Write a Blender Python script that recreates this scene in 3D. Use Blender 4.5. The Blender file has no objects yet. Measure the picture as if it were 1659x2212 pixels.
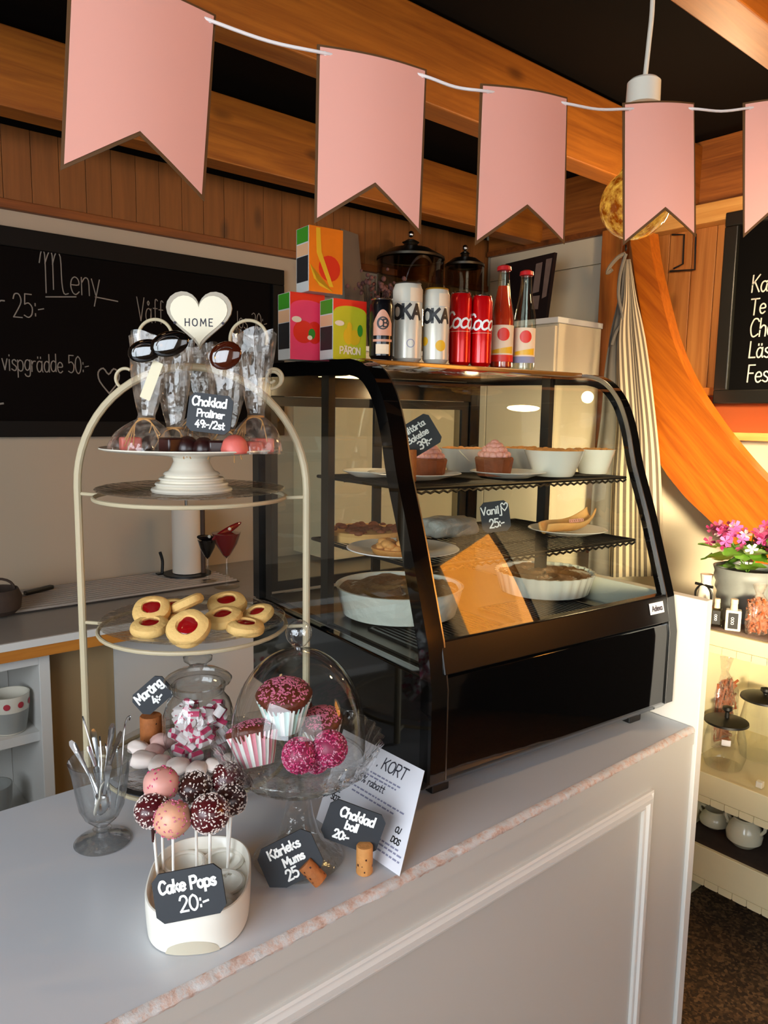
import bpy, math, random
from mathutils import Vector, Matrix
R = math.radians
V = Vector
random.seed(7)
scene = bpy.context.scene
# ------------------------------------------------------------------ camera
FPX, CX, CY = 1610.0, 829.5, 1106.0
CAM = V((0, 0, 1.52))
_yaw, _pitch, _roll = R(49.7), R(7.4), R(0.9)
FW = V((math.cos(_yaw)*math.cos(_pitch), math.sin(_yaw)*math.cos(_pitch), -math.sin(_pitch)))
_r0 = FW.cross(V((0, 0, 1))).normalized(); _u0 = _r0.cross(FW)
RT = math.cos(_roll)*_r0 + math.sin(_roll)*_u0
UP = -math.sin(_roll)*_r0 + math.cos(_roll)*_u0
cd = bpy.data.cameras.new('camera'); cam = bpy.data.objects.new('camera', cd)
scene.collection.objects.link(cam)
cd.sensor_fit = 'VERTICAL'; cd.sensor_height = 24.0; cd.lens = 24.0*FPX/2212.0; cd.clip_start = 0.02
cam.matrix_world = Matrix(((RT.x, UP.x, -FW.x, CAM.x), (RT.y, UP.y, -FW.y, CAM.y), (RT.z, UP.z, -FW.z, CAM.z), (0, 0, 0, 1)))
scene.camera = cam
# ------------------------------------------------------------------ world, lights, exposure
w = bpy.data.worlds.new('world'); scene.world = w; w.use_nodes = True
w.node_tree.nodes['Background'].inputs[0].default_value = (0.75, 0.85, 1.0, 1)
w.node_tree.nodes['Background'].inputs[1].default_value = 1.0
scene.view_settings.view_transform = 'Standard'; scene.view_settings.look = 'None'
scene.view_settings.gamma = 1.0; scene.view_settings.use_curve_mapping = False
scene.view_settings.exposure = 0.0
cy = scene.cycles
cy.use_denoising = True; cy.use_adaptive_sampling = True; cy.adaptive_threshold = .02; cy.max_bounces = 10; cy.transparent_max_bounces = 48
cy.diffuse_bounces = 4; cy.glossy_bounces = 4; cy.transmission_bounces = 8
cy.caustics_reflective = False; cy.caustics_refractive = False
cy.sample_clamp_indirect = 6.0
def area(name, loc, target, sx, sy, power, color):
    l = bpy.data.lights.new(name, 'AREA'); l.shape = 'RECTANGLE'; l.size = sx; l.size_y = sy
    l.energy = power; l.color = color
    o = bpy.data.objects.new(name, l); scene.collection.objects.link(o)
    o.location = loc; o.rotation_euler = (V(target)-V(loc)).to_track_quat('-Z', 'Y').to_euler()
    return o
def point(name, loc, power, color, r=0.05):
    l = bpy.data.lights.new(name, 'POINT'); l.energy = power; l.color = color; l.shadow_soft_size = r
    o = bpy.data.objects.new(name, l); scene.collection.objects.link(o); o.location = loc
    return o
# daylight entering by the shop's windows (left wall and front wall, behind the camera)
area('window_light_left', (-1.42, 0.15, 1.6), (1.0, 0.9, 1.15), 1.7, 1.3, 66, (0.84, 0.92, 1.0))
area('window_light_front', (-0.3, -2.3, 1.6), (0.6, 1.2, 1.2), 2.4, 1.5, 30, (.95, 0.95, 0.95))
# added warm point lamps without fixtures, to brighten the beams, shelves and right wall
point('warm_fill_light', (1.75, 0.42, 2.10), 12, (1.0, 0.60, 0.25), 0.05)
point('warm_fill_light', (0.0, 1.1, 2.2), .9, (1.0, 0.60, 0.27), 0.05)
point('warm_fill_light', (2.35, 1.20, 2.10), 14, (1.0, 0.70, 0.38), 0.05)
point('plank_fill_light', (2.86, 0.98, 1.76), 16, (1.0, 0.78, 0.45), 0.03)  # added lamp out of view, brightens the plank's top edge and the sill
# sunlight from the front window falling on the wooden partition on the customer side
_sp = bpy.data.lights.new('sun_through_front_window', 'SPOT'); _sp.energy = 7500; _sp.color = (1.0, .84, .42); _sp.spot_size = R(30); _sp.spot_blend = .3; _sp.shadow_soft_size = .03
_so = bpy.data.objects.new('sun_through_front_window', _sp); scene.collection.objects.link(_so); _so.location = (.95, -2.35, 2.0); _so.rotation_euler = (V((3.0, -1.8, 2.08))-V((.95, -2.35, 2.0))).to_track_quat('-Z', 'Y').to_euler()
# low sun entering the same window and reaching the shelf unit and the right wall
_s2 = area('low_sun_front_window', (-1.0, -2.36, 1.75), (2.95, 1.45, 1.12), 1.1, .8, 15, (1.0, .82, .54)); _s2.data.spread = R(14)
# ------------------------------------------------------------------ pixel rays (photo frame 1659 x 2212)
def ray(x, y): return FW + RT*((x-CX)/FPX) - UP*((y-CY)/FPX)
def dep(x, y, d): return CAM + ray(x, y)*d
def onz(x, y, z): d = ray(x, y); return CAM + d*((z-CAM.z)/d.z)
def ony(x, y, Y): d = ray(x, y); return CAM + d*((Y-CAM.y)/d.y)
def onx(x, y, X): d = ray(x, y); return CAM + d*((X-CAM.x)/d.x)
def pr(p):
    q = V(p)-CAM; z = q.dot(FW); return (CX+FPX*q.dot(RT)/z, CY-FPX*q.dot(UP)/z, z)
def depth(p): return (V(p)-CAM).dot(FW)
def zat(x, y, py):                      # height where the vertical through x, y shows at photo row py
    lo, hi = 0.0, 3.2
    for _ in range(40):
        m = (lo+hi)/2
        if pr((x, y, m))[1] > py: lo = m
        else: hi = m
    return (lo+hi)/2
SR = V((math.sin(_yaw), -math.cos(_yaw), 0)); SF = V((math.cos(_yaw), math.sin(_yaw), 0))
# ------------------------------------------------------------------ mesh builder
class MB:
    def __init__(s): s.v = []; s.f = []; s.m = []; s.mi = 0
    def add(s, vs, fs):
        b = len(s.v); s.v += [V(p) for p in vs]
        s.f += [tuple(b+i for i in f) for f in fs]; s.m += [s.mi]*len(fs); return s
    def box(s, x0, x1, y0, y1, z0, z1):
        return s.add([(x, y, z) for z in (z0, z1) for y in (y0, y1) for x in (x0, x1)],
                     [(0, 2, 3, 1), (4, 5, 7, 6), (0, 1, 5, 4), (2, 6, 7, 3), (0, 4, 6, 2), (1, 3, 7, 5)])
    def obox(s, c, ax, ay, az):         # oriented box, half vectors
        c = V(c); ax = V(ax); ay = V(ay); az = V(az)
        return s.add([c+ax*i+ay*j+az*k for k in (-1, 1) for j in (-1, 1) for i in (-1, 1)],
                     [(0, 2, 3, 1), (4, 5, 7, 6), (0, 1, 5, 4), (2, 6, 7, 3), (0, 4, 6, 2), (1, 3, 7, 5)])
    def lathe(s, prof, n=32, c=(0, 0, 0), rip=None, ax=1.0, ay=1.0):
        c = V(c); b = len(s.v); rows = []
        for r, z in prof:
            if r < 1e-6:
                s.v.append(c+V((0, 0, z))); rows.append([len(s.v)-1])
            else:
                row = []
                for i in range(n):
                    a = 2*math.pi*i/n; rr = r*(rip(i, z) if rip else 1)
                    s.v.append(c+V((rr*math.cos(a)*ax, rr*math.sin(a)*ay, z))); row.append(len(s.v)-1)
                rows.append(row)
        for A, B in zip(rows, rows[1:]):
            for i in range(n):
                j = (i+1) % n
                if len(A) == 1 and len(B) == 1: continue
                if len(A) == 1: f = (A[0], B[j], B[i])
                elif len(B) == 1: f = (A[i], A[j], B[0])
                else: f = (A[i], A[j], B[j], B[i])
                s.f.append(f); s.m.append(s.mi if not callable(s.mi) else s.mi(i))
        return s
    def tube(s, path, r, n=8, closed=False, caps=True):
        P = [V(p) for p in path]; k = len(P); rad = r if isinstance(r, (list, tuple)) else [r]*k
        rows = []; nrm = None
        for i, p in enumerate(P):
            a = P[(i-1) % k] if (closed or i > 0) else p
            b = P[(i+1) % k] if (closed or i < k-1) else p
            t = (b-a)
            if t.length < 1e-9: t = V((0, 0, 1))
            t.normalize()
            if nrm is None:
                nrm = t.orthogonal().normalized()
            else:
                nrm = nrm-t*nrm.dot(t)
                nrm = nrm.normalized() if nrm.length > 1e-6 else t.orthogonal().normalized()
            bn = t.cross(nrm); row = []
            for q in range(n):
                an = 2*math.pi*q/n
                s.v.append(p+(nrm*math.cos(an)+bn*math.sin(an))*rad[i]); row.append(len(s.v)-1)
            rows.append(row)
        for A, B in list(zip(rows, rows[1:]))+([(rows[-1], rows[0])] if closed else []):
            for q in range(n):
                j = (q+1) % n; s.f.append((A[q], A[j], B[j], B[q])); s.m.append(s.mi)
        if caps and not closed:
            s.f.append(tuple(reversed(rows[0]))); s.f.append(tuple(rows[-1])); s.m += [s.mi]*2
        return s
    def prism(s, out, ax, ay, az, o=(0, 0, 0)):   # outline (u,v) -> o+ax*u+ay*v, extruded by az
        o = V(o); ax = V(ax); ay = V(ay); az = V(az); n = len(out)
        a = [o+ax*u+ay*v for u, v in out]
        return s.add(a+[p+az for p in a], [tuple(range(n-1, -1, -1)), tuple(range(n, 2*n))]+[(i, (i+1) % n, n+(i+1) % n, n+i) for i in range(n)])
    def sphere(s, c, r, n=16, k=10, sc=(1, 1, 1), f=None):
        prof = []
        c = V(c); rows = []
        for i in range(k+1):
            ph = math.pi*i/k
            row = []
            for q in ([0] if i in (0, k) else range(n)):
                th = 2*math.pi*q/n
                d = V((math.sin(ph)*math.cos(th), math.sin(ph)*math.sin(th), -math.cos(ph)))
                rr = r*(f(d) if f else 1)
                s.v.append(c+V((d.x*sc[0], d.y*sc[1], d.z*sc[2]))*rr); row.append(len(s.v)-1)
            rows.append(row)
        for A, B in zip(rows, rows[1:]):
            for i in range(n):
                j = (i+1) % n
                if len(A) == 1: fc = (A[0], B[j], B[i])
                elif len(B) == 1: fc = (A[i], A[j], B[0])
                else: fc = (A[i], A[j], B[j], B[i])
                s.f.append(fc); s.m.append(s.mi)
        return s
    def grid(s, nu, nv, fn, closed_u=False):
        b = len(s.v)
        for j in range(nv):
            for i in range(nu): s.v.append(V(fn(i/(nu-(0 if closed_u else 1)), j/(nv-1))))
        for j in range(nv-1):
            for i in range(nu if closed_u else nu-1):
                i2 = (i+1) % nu
                s.f.append((b+j*nu+i, b+j*nu+i2, b+(j+1)*nu+i2, b+(j+1)*nu+i)); s.m.append(s.mi)
        return s
    def xf(s, M, start=0):
        for i in range(start, len(s.v)): s.v[i] = M @ s.v[i]
        return s
def rrect(w, h, r, n=4):
    o = []
    for cx, cy, a0 in ((w/2-r, h/2-r, 0), (-w/2+r, h/2-r, 90), (-w/2+r, -h/2+r, 180), (w/2-r, -h/2+r, 270)):
        for i in range(n+1):
            a = R(a0+90*i/n); o.append((cx+r*math.cos(a), cy+r*math.sin(a)))
    return o
def octo(w, h, c): return [(w/2-c, h/2), (-w/2+c, h/2), (-w/2, h/2-c), (-w/2, -h/2+c), (-w/2+c, -h/2), (w/2-c, -h/2), (w/2, -h/2+c), (w/2, h/2-c)]
def cat(P, n=6, closed=False):          # Catmull-Rom through points
    P = [V(p) for p in P]; k = len(P); o = []
    rng = range(k if closed else k-1)
    for i in rng:
        p0 = P[(i-1) % k] if (closed or i > 0) else P[0]; p1 = P[i]; p2 = P[(i+1) % k]
        p3 = P[(i+2) % k] if (closed or i+2 < k) else P[-1]
        for j in range(n):
            t = j/n
            o.append(0.5*((2*p1)+(p2-p0)*t+(2*p0-5*p1+4*p2-p3)*t*t+(3*p1-p0-3*p2+p3)*t**3))
    if not closed: o.append(P[-1])
    return o
COL = scene.collection
def mk(name, b, mat, parent=None, smooth=35, kind=None, label=None, bevel=0):
    me = bpy.data.meshes.new(name); me.from_pydata([tuple(p) for p in b.v], [], b.f)
    ms = mat if isinstance(mat, (list, tuple)) else [mat]
    for m in ms: me.materials.append(m)
    if len(ms) > 1: me.polygons.foreach_set('material_index', b.m)
    if smooth:
        me.polygons.foreach_set('use_smooth', [True]*len(me.polygons)); me.set_sharp_from_angle(angle=R(smooth))
    me.update()
    o = bpy.data.objects.new(name, me); COL.objects.link(o)
    if parent: o.parent = parent
    if kind: o['kind'] = kind
    if label: o['label'] = label
    if bevel:
        md = o.modifiers.new('bevel', 'BEVEL'); md.width = bevel; md.segments = 2; md.limit_method = 'ANGLE'
    return o
def thing(name, label, cat_, loc=(0, 0, 0), rz=0.0, group=None, M=None, kind=None):
    o = bpy.data.objects.new(name, None); COL.objects.link(o); o.empty_display_size = 0.02
    if M is not None: o.matrix_world = M
    else: o.location = loc; o.rotation_euler = (0, 0, rz)
    tag(o, label, cat_, group, kind); return o
def tag(o, label, cat_, group=None, kind=None):
    o['label'] = label; o['category'] = cat_
    if group: o['group'] = group
    if kind: o['kind'] = kind
    return o
def struct(o, label=None):
    o['kind'] = 'structure'
    if label: o['label'] = label
    return o
def copy_tree(o, parent=None):
    c = o.copy(); COL.objects.link(c)
    if parent: c.parent = parent
    for ch in list(o.children): copy_tree(ch, c)
    return c
def frame(c, right, up):                # matrix: local X = right, local Z = up, local -Y faces the viewer
    right = V(right).normalized(); up = V(up); up = (up-right*up.dot(right)).normalized(); y = up.cross(right)
    c = V(c)
    return Matrix(((right.x, y.x, up.x, c.x), (right.y, y.y, up.y, c.y), (right.z, y.z, up.z, c.z), (0, 0, 0, 1)))
# ------------------------------------------------------------------ hand lettering: a single-stroke alphabet
GL = {
'A': (7, '!0 0 3.5 10 7 0|!1.3 3.7 5.7 3.7'), 'B': (6, '!0 0 0 10|0 10 4 10 5 8 4 5.5 0 5.3|0 5.3 4.5 5 6 2.8 4.5 .2 0 0'),
'C': (6, '6 8.5 4.5 10 2 9.8 .3 7 0 4.5 1 1.2 3 0 6 1.4'), 'D': (6.5, '!0 0 0 10|0 10 4 9.6 6.3 6.5 6.2 3 4 .3 0 0'),
'E': (5, '!5 10 0 10 0 0 5 0|!0 5.2 4 5.2'), 'F': (5, '!5 10 0 10 0 0|!0 5.2 4 5.2'), 'H': (6, '!0 0 0 10|!6 0 6 10|!0 5 6 5'),
'J': (4.2, '4 10 4 3 3 .3 1 0 0 1.5'), 'K': (6, '!0 0 0 10|!5.5 10 0 4.5|!1.8 6 6 0'), 'L': (5, '!0 10 0 0 5 0'),
'M': (8, '!0 0 .7 10 4 3 7.3 10 8 0'), 'N': (6, '!0 0 0 10 6 0 6 10'), 'O': (7, '3.5 10 .8 8.5 0 5 .8 1.5 3.5 0 6.2 1.5 7 5 6.2 8.5 3.5 10'),
'P': (5.6, '!0 0 0 10|0 10 4 10 5.6 7.8 4 5 0 4.7'), 'R': (5.8, '!0 0 0 10|0 10 4 10 5.6 7.8 4 5 0 4.7|!2.5 4.8 5.8 0'),
'S': (5.6, '5.5 8.6 4 10 1.4 9.6 .4 7.6 2 5.6 4.4 4.6 5.6 2.6 4.4 .4 1.8 0 0 1.4'), 'T': (7, '!0 10 7 10|!3.5 10 3.5 0'),
'V': (6.4, '!0 10 3.2 0 6.4 10'),
'a': (5.4, '4.6 5 3 6 1 5.4 0 3 .8 .6 2.4 0 4 1.4 4.6 4|!4.7 6 4.7 1 5.4 0'), 'b': (5, '!0 10 0 0|0 4.5 2 6 4.2 5.2 4.8 3 4 .6 2 0 0 1.4'),
'c': (4.4, '4.4 5 2.8 6 .8 5.2 0 3 .8 .8 2.6 0 4.4 1'),
'd': (5, '4.6 5 3 6 1 5.4 0 3 .8 .6 2.4 0 4 1 4.6 3|!4.7 10 4.7 0'), 'e': (4.8, '.2 3.2 4.4 3.4 4.2 5.2 2.4 6 .6 5 0 2.8 1 .6 2.8 0 4.6 1'),
'f': (3.8, '4 9.4 2.8 10 1.8 8.6 1.7 0|!0 6 3.6 6'), 'g': (5, '4.6 5 3 6 1 5.4 0 3 .8 .8 2.4 .2 4 1.4 4.6 4|4.7 6 4.7 -1.5 3.4 -3.2 1 -3 0 -2'),
'h': (4.6, '!0 10 0 0|0 4 2 6 4 5.4 4.4 3 4.4 0'), 'i': (1.2, '!.5 6 .5 0|!.5 8 .5 8.6'), 'j': (2.4, '2 6 2 -2 1 -3.2 -.5 -2.8|!2 8 2 8.6'),
'k': (4.5, '!0 10 0 0|!4 6 0 2.6|!1.3 3.8 4.4 0'), 'l': (1.2, '!.4 10 .4 0'), 'm': (6.6, '!0 6 0 0|0 4 1.6 6 3 5.2 3.2 0|3.2 4 4.8 6 6.2 5.2 6.4 0'),
'n': (4.5, '!0 6 0 0|0 4 2 6 4 5.2 4.3 0'), 'o': (5, '2.4 6 .6 5 0 3 .6 1 2.4 0 4.2 1 4.8 3 4.2 5 2.4 6'),
'p': (5, '!0 6 0 -3.5|0 4.5 2 6 4.2 5.2 4.8 3 4 .6 2 0 0 1.2'), 'r': (3.4, '!0 6 0 0|0 3.6 1.4 5.6 3.4 5.8'),
's': (4.1, '4 5.2 2.6 6 .8 5.4 .8 4 2.4 3 4 2 3.6 .4 2 0 0 .8'), 't': (3.8, '!1.6 9 1.6 1 2.6 0 3.8 .4|!0 6 3.6 6'),
'u': (4.6, '0 6 .2 1.4 1.8 0 3.6 1 4.3 3|!4.4 6 4.4 0'), 'v': (4.5, '!0 6 2.2 0 4.4 6'), 'x': (4.4, '!0 6 4.4 0|!4.4 6 0 0'), 'y': (4.6, '!0 6 2.2 .5|!4.6 6 1.2 -3.4'),
'0': (5.8, '2.8 10 .8 8.4 0 5 .8 1.6 2.8 0 4.8 1.6 5.6 5 4.8 8.4 2.8 10'), '1': (2.4, '!0 8 2 10 2 0'),
'2': (5.5, '.2 7.8 1.2 9.8 3.6 10 5 8 4.4 5.4 0 0|!0 0 5.4 0'), '3': (5.3, '.2 9 2.6 10 4.8 8.6 4.2 6 2 5.3|2 5.3 4.8 4.6 5.2 2 3.4 .1 0 .8'),
'4': (5.8, '!3.6 10 0 3.4 5.6 3.4|!4 6 4 0'), '5': (5.4, '!5 10 .8 10 .5 5.6|.5 5.6 3 6.2 5.2 4.4 4.8 1.4 2.6 0 0 .8'),
'9': (5, '4.6 7 3.4 5 1.2 5.4 .2 7.4 1.2 9.6 3.2 10 4.8 8.4 4.8 5 3.6 0'), ':': (1.2, '!.5 6.6 .5 5.6|!.5 2.2 .5 1.2'), '-': (3.6, '!0 4 3.4 4.6'),
'/': (3.6, '!0 -.5 3.6 10'), '%': (7, '1.5 9.6 .2 8 1.5 6.2 2.8 8 1.5 9.6|5.5 3.6 4.2 2 5.5 .2 6.8 2 5.5 3.6|!6 9.6 1 0'), '.': (1, '!.4 0 .4 .8'),
'W': (9, '0 7 .8 9.8 1.8 9 1.8 0|1.8 7 3.2 9.8 4.2 9 4.2 1|4.2 7 5.4 9.8 6.8 9 7 3 7.6 .3 9 .4'),
'~': (8, '4 0 .5 4.5 0 8 2 9.6 4 7.4 6 9.6 8 8 7.5 4.5 4 0'), ' ': (3, '')}
GL['ä'] = (5.4, GL['a'][1]+'|!1 7.6 1 8.4|!3.6 7.6 3.6 8.4'); GL['å'] = (5.4, GL['a'][1]+'|2.4 9.2 1.6 8.4 2.4 7.4 3.2 8.4 2.4 9.2')
GL['Ä'] = (7, GL['A'][1]+'|!2 11.2 2 12|!5 11.2 5 12')
def text_w(t, sp=1.3): return sum(GL[c][0]+sp for c in t)-sp
def write(b, t, x, z, h, wd, y=0.0, align='c', slant=0.0, rot=0.0, jit=0.0, sp=1.3, bend=None, xs=1.0, fit=None):
    """letters on the local XZ plane at depth y; h = capital height, wd = stroke width; bend = cylinder radius"""
    s = h/10
    if fit: xs = fit/(text_w(t, sp)*s)
    W_ = text_w(t, sp)*s*xs; ox = -W_/2 if align == 'c' else 0.0; cr, sr_ = math.cos(rot), math.sin(rot)
    rnd = random.Random(t)
    for ch in t:
        gw, st = GL[ch]; dz = rnd.uniform(-jit, jit)*h
        for k in filter(None, st.split('|')):
            sharp = k[0] == '!'; nums = [float(q) for q in k.lstrip('!').split()]
            pts = [V((nums[i], nums[i+1], 0)) for i in range(0, len(nums), 2)]
            if not sharp: pts = cat(pts, 3)
            elif bend: pts = [a_.lerp(c_, k_/5) for a_, c_ in zip(pts, pts[1:]) for k_ in range(5)]+[pts[-1]]
            P = []
            for p in pts:
                u = ox+(p.x+p.y*slant)*s*xs; q = p.y*s+dz
                P.append((x+u*cr-q*sr_, z+u*sr_+q*cr))
            for i, (p, q) in enumerate(zip(P, P[1:])):
                d = V((q[0]-p[0], q[1]-p[1], 0))
                if d.length < 1e-7: continue
                d.normalize(); e = V((-d.y, d.x, 0))*wd/2; d *= wd*0.4
                quad = [(p[0]-d.x+e.x, p[1]-d.y+e.y), (q[0]+d.x+e.x, q[1]+d.y+e.y), (q[0]+d.x-e.x, q[1]+d.y-e.y), (p[0]-d.x-e.x, p[1]-d.y-e.y)]
                if bend: vs = [(bend*math.sin(u/bend), -bend*math.cos(u/bend), v_) for u, v_ in quad]
                else: vs = [(u, y-i*1e-6, v_) for u, v_ in quad]
                b.add(vs, [(3, 2, 1, 0)])
        ox += (gw+sp)*s*xs
    return b
# ------------------------------------------------------------------ materials
def base(name):
    m = bpy.data.materials.new(name); m.use_nodes = True; nt = m.node_tree
    return m, nt, nt.nodes['Principled BSDF']
def N(nt, t, **kw):
    n = nt.nodes.new(t)
    for k, v_ in kw.items():
        if k in n.inputs: n.inputs[k].default_value = v_
        else: setattr(n, k, v_)
    return n
def c4(c): return (c[0], c[1], c[2], 1)
def hexc(h):
    h = h.lstrip('#'); f = lambda x: (x/12.92 if x <= .04045 else ((x+.055)/1.055)**2.4)
    return tuple(f(int(h[i:i+2], 16)/255) for i in (0, 2, 4))
def plain(name, col, rough=.5, metal=0.0, var=0.0, vs=30, bump=0.0, bs=80, coat=0.0, sss=0.0, spec=None, emit=None, es=0, alpha=None):
    if isinstance(col, str): col = hexc(col)
    m, nt, p = base(name); p.inputs['Base Color'].default_value = c4(col)
    p.inputs['Roughness'].default_value = rough; p.inputs['Metallic'].default_value = metal
    if coat: p.inputs['Coat Weight'].default_value = coat
    if spec is not None: p.inputs['Specular IOR Level'].default_value = spec
    if sss: p.inputs['Subsurface Weight'].default_value = sss; p.inputs['Subsurface Radius'].default_value = (.006, .004, .003); p.inputs['Subsurface Scale'].default_value = .5
    if emit: p.inputs['Emission Color'].default_value = c4(emit); p.inputs['Emission Strength'].default_value = es
    if var or bump:
        tc = N(nt, 'ShaderNodeTexCoord')
    if var:
        no = N(nt, 'ShaderNodeTexNoise', Scale=vs, Detail=4.0); nt.links.new(tc.outputs['Object'], no.inputs['Vector'])
        mx = N(nt, 'ShaderNodeMix', data_type='RGBA')
        mx.inputs[6].default_value = c4([max(0, c*(1-var)) for c in col]); mx.inputs[7].default_value = c4([min(1, c*(1+var)) for c in col])
        nt.links.new(no.outputs['Fac'], mx.inputs[0]); nt.links.new(mx.outputs[2], p.inputs['Base Color'])
    if bump:
        nb = N(nt, 'ShaderNodeTexNoise', Scale=bs, Detail=3.0); nt.links.new(tc.outputs['Object'], nb.inputs['Vector'])
        bp = N(nt, 'ShaderNodeBump', Strength=bump, Distance=.004); nt.links.new(nb.outputs['Fac'], bp.inputs['Height']); nt.links.new(bp.outputs[0], p.inputs['Normal'])
    return m
def wood(name, dark, light, axis='X', rough=.55, knots=True, sc=1.0, coat=0.0, rot=0):
    if isinstance(dark, str): dark = hexc(dark)
    if isinstance(light, str): light = hexc(light)
    m, nt, p = base(name); L = nt.links.new
    tc = N(nt, 'ShaderNodeTexCoord'); mp = N(nt, 'ShaderNodeMapping'); m0 = N(nt, 'ShaderNodeMapping'); m0.inputs['Rotation'].default_value = (R(rot), 0, 0); L(tc.outputs['Object'], m0.inputs[0]); L(m0.outputs[0], mp.inputs[0])
    s = {'X': (.5, 9, 9), 'Y': (9, .5, 9), 'Z': (9, 9, .5)}[axis]; mp.inputs['Scale'].default_value = [q*sc for q in s]
    n1 = N(nt, 'ShaderNodeTexNoise', Scale=2.2, Detail=6.0, Roughness=.65, Distortion=1.2); L(mp.outputs[0], n1.inputs['Vector'])
    n2 = N(nt, 'ShaderNodeTexNoise', Scale=9.0, Detail=3.0, Distortion=.6); L(mp.outputs[0], n2.inputs['Vector'])
    ad = N(nt, 'ShaderNodeMath', operation='MULTIPLY_ADD'); L(n2.outputs['Fac'], ad.inputs[0]); ad.inputs[1].default_value = .35; L(n1.outputs['Fac'], ad.inputs[2])
    cr = N(nt, 'ShaderNodeValToRGB'); L(ad.outputs[0], cr.inputs[0])
    cr.color_ramp.elements[0].position = .42; cr.color_ramp.elements[0].color = c4(dark); cr.color_ramp.elements[1].position = .86; cr.color_ramp.elements[1].color = c4(light)
    out = cr.outputs[0]
    if knots:
        m2 = N(nt, 'ShaderNodeMapping'); L(tc.outputs['Object'], m2.inputs[0]); m2.inputs['Scale'].default_value = {'X': (2.6, 6, 6), 'Y': (6, 2.6, 6), 'Z': (6, 6, 2.6)}[axis]
        vo = N(nt, 'ShaderNodeTexVoronoi', Scale=1.0); L(m2.outputs[0], vo.inputs['Vector'])
        k = N(nt, 'ShaderNodeMapRange'); L(vo.outputs['Distance'], k.inputs[0]); k.inputs[1].default_value = .06; k.inputs[2].default_value = .15; k.inputs[3].default_value = .7; k.inputs[4].default_value = 0
        mx = N(nt, 'ShaderNodeMix', data_type='RGBA'); L(k.outputs[0], mx.inputs[0]); L(out, mx.inputs[6]); mx.inputs[7].default_value = c4([q*.35 for q in dark]); out = mx.outputs[2]
    L(out, p.inputs['Base Color']); p.inputs['Roughness'].default_value = rough; p.inputs['Coat Weight'].default_value = coat
    bp = N(nt, 'ShaderNodeBump', Strength=.25, Distance=.002); L(ad.outputs[0], bp.inputs['Height']); L(bp.outputs[0], p.inputs['Normal'])
    return m
def glass(name, tint=(.97, .98, .97), ior=1.45, rough=.01, bump=0.0, bs=60, gain=1.0, edge=.4, haze=0.0, hcol=(.62, .50, .40)):
    m = bpy.data.materials.new(name); m.use_nodes = True; nt = m.node_tree; nt.nodes.clear(); L = nt.links.new
    o = N(nt, 'ShaderNodeOutputMaterial'); mx = N(nt, 'ShaderNodeMixShader'); tr = N(nt, 'ShaderNodeBsdfTransparent'); gl = N(nt, 'ShaderNodeBsdfGlossy')
    tr.inputs[0].default_value = c4(tint); gl.inputs['Roughness'].default_value = rough; gl.inputs[0].default_value = (1, 1, 1, 1)
    fr = N(nt, 'ShaderNodeLayerWeight'); fr.inputs['Blend'].default_value = .5
    pw = N(nt, 'ShaderNodeMath', operation='POWER'); L(fr.outputs['Facing'], pw.inputs[0]); pw.inputs[1].default_value = 4.0
    f0 = ((ior-1)/(ior+1))**2
    ml = N(nt, 'ShaderNodeMath', operation='MULTIPLY_ADD', use_clamp=True); L(pw.outputs[0], ml.inputs[0]); ml.inputs[1].default_value = (.85-f0)*gain; ml.inputs[2].default_value = f0*gain*1.4
    f = ml.outputs[0]
    p2 = N(nt, 'ShaderNodeMath', operation='POWER'); L(fr.outputs['Facing'], p2.inputs[0]); p2.inputs[1].default_value = 3.0
    mc = N(nt, 'ShaderNodeMix', data_type='RGBA'); L(p2.outputs[0], mc.inputs[0]); mc.inputs[6].default_value = c4(tint); mc.inputs[7].default_value = c4([q*edge for q in tint]); L(mc.outputs[2], tr.inputs[0])
    L(f, mx.inputs[0]); L(tr.outputs[0], mx.inputs[1]); L(gl.outputs[0], mx.inputs[2]); L(mx.outputs[0], o.inputs[0])
    if haze:
        tc = N(nt, 'ShaderNodeTexCoord'); nh = N(nt, 'ShaderNodeTexNoise', Scale=38.0, Detail=4.0, Distortion=1.5); L(tc.outputs['Object'], nh.inputs['Vector'])
        mr = N(nt, 'ShaderNodeMapRange'); L(nh.outputs['Fac'], mr.inputs[0]); mr.inputs[1].default_value = .42; mr.inputs[2].default_value = .72; mr.inputs[3].default_value = haze*.25; mr.inputs[4].default_value = haze*2.2
        df = N(nt, 'ShaderNodeBsdfDiffuse'); df.inputs[0].default_value = c4(hcol); m3 = N(nt, 'ShaderNodeMixShader'); L(mr.outputs[0], m3.inputs[0]); L(mx.outputs[0], m3.inputs[1]); L(df.outputs[0], m3.inputs[2]); L(m3.outputs[0], o.inputs[0])
    if bump:
        tc = N(nt, 'ShaderNodeTexCoord'); nb = N(nt, 'ShaderNodeTexNoise', Scale=bs, Detail=3.0); L(tc.outputs['Object'], nb.inputs['Vector'])
        bp = N(nt, 'ShaderNodeBump', Strength=bump, Distance=.01); L(nb.outputs['Fac'], bp.inputs['Height']); L(bp.outputs[0], gl.inputs['Normal']); L(bp.outputs[0], fr.inputs['Normal'])
    return m
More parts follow.
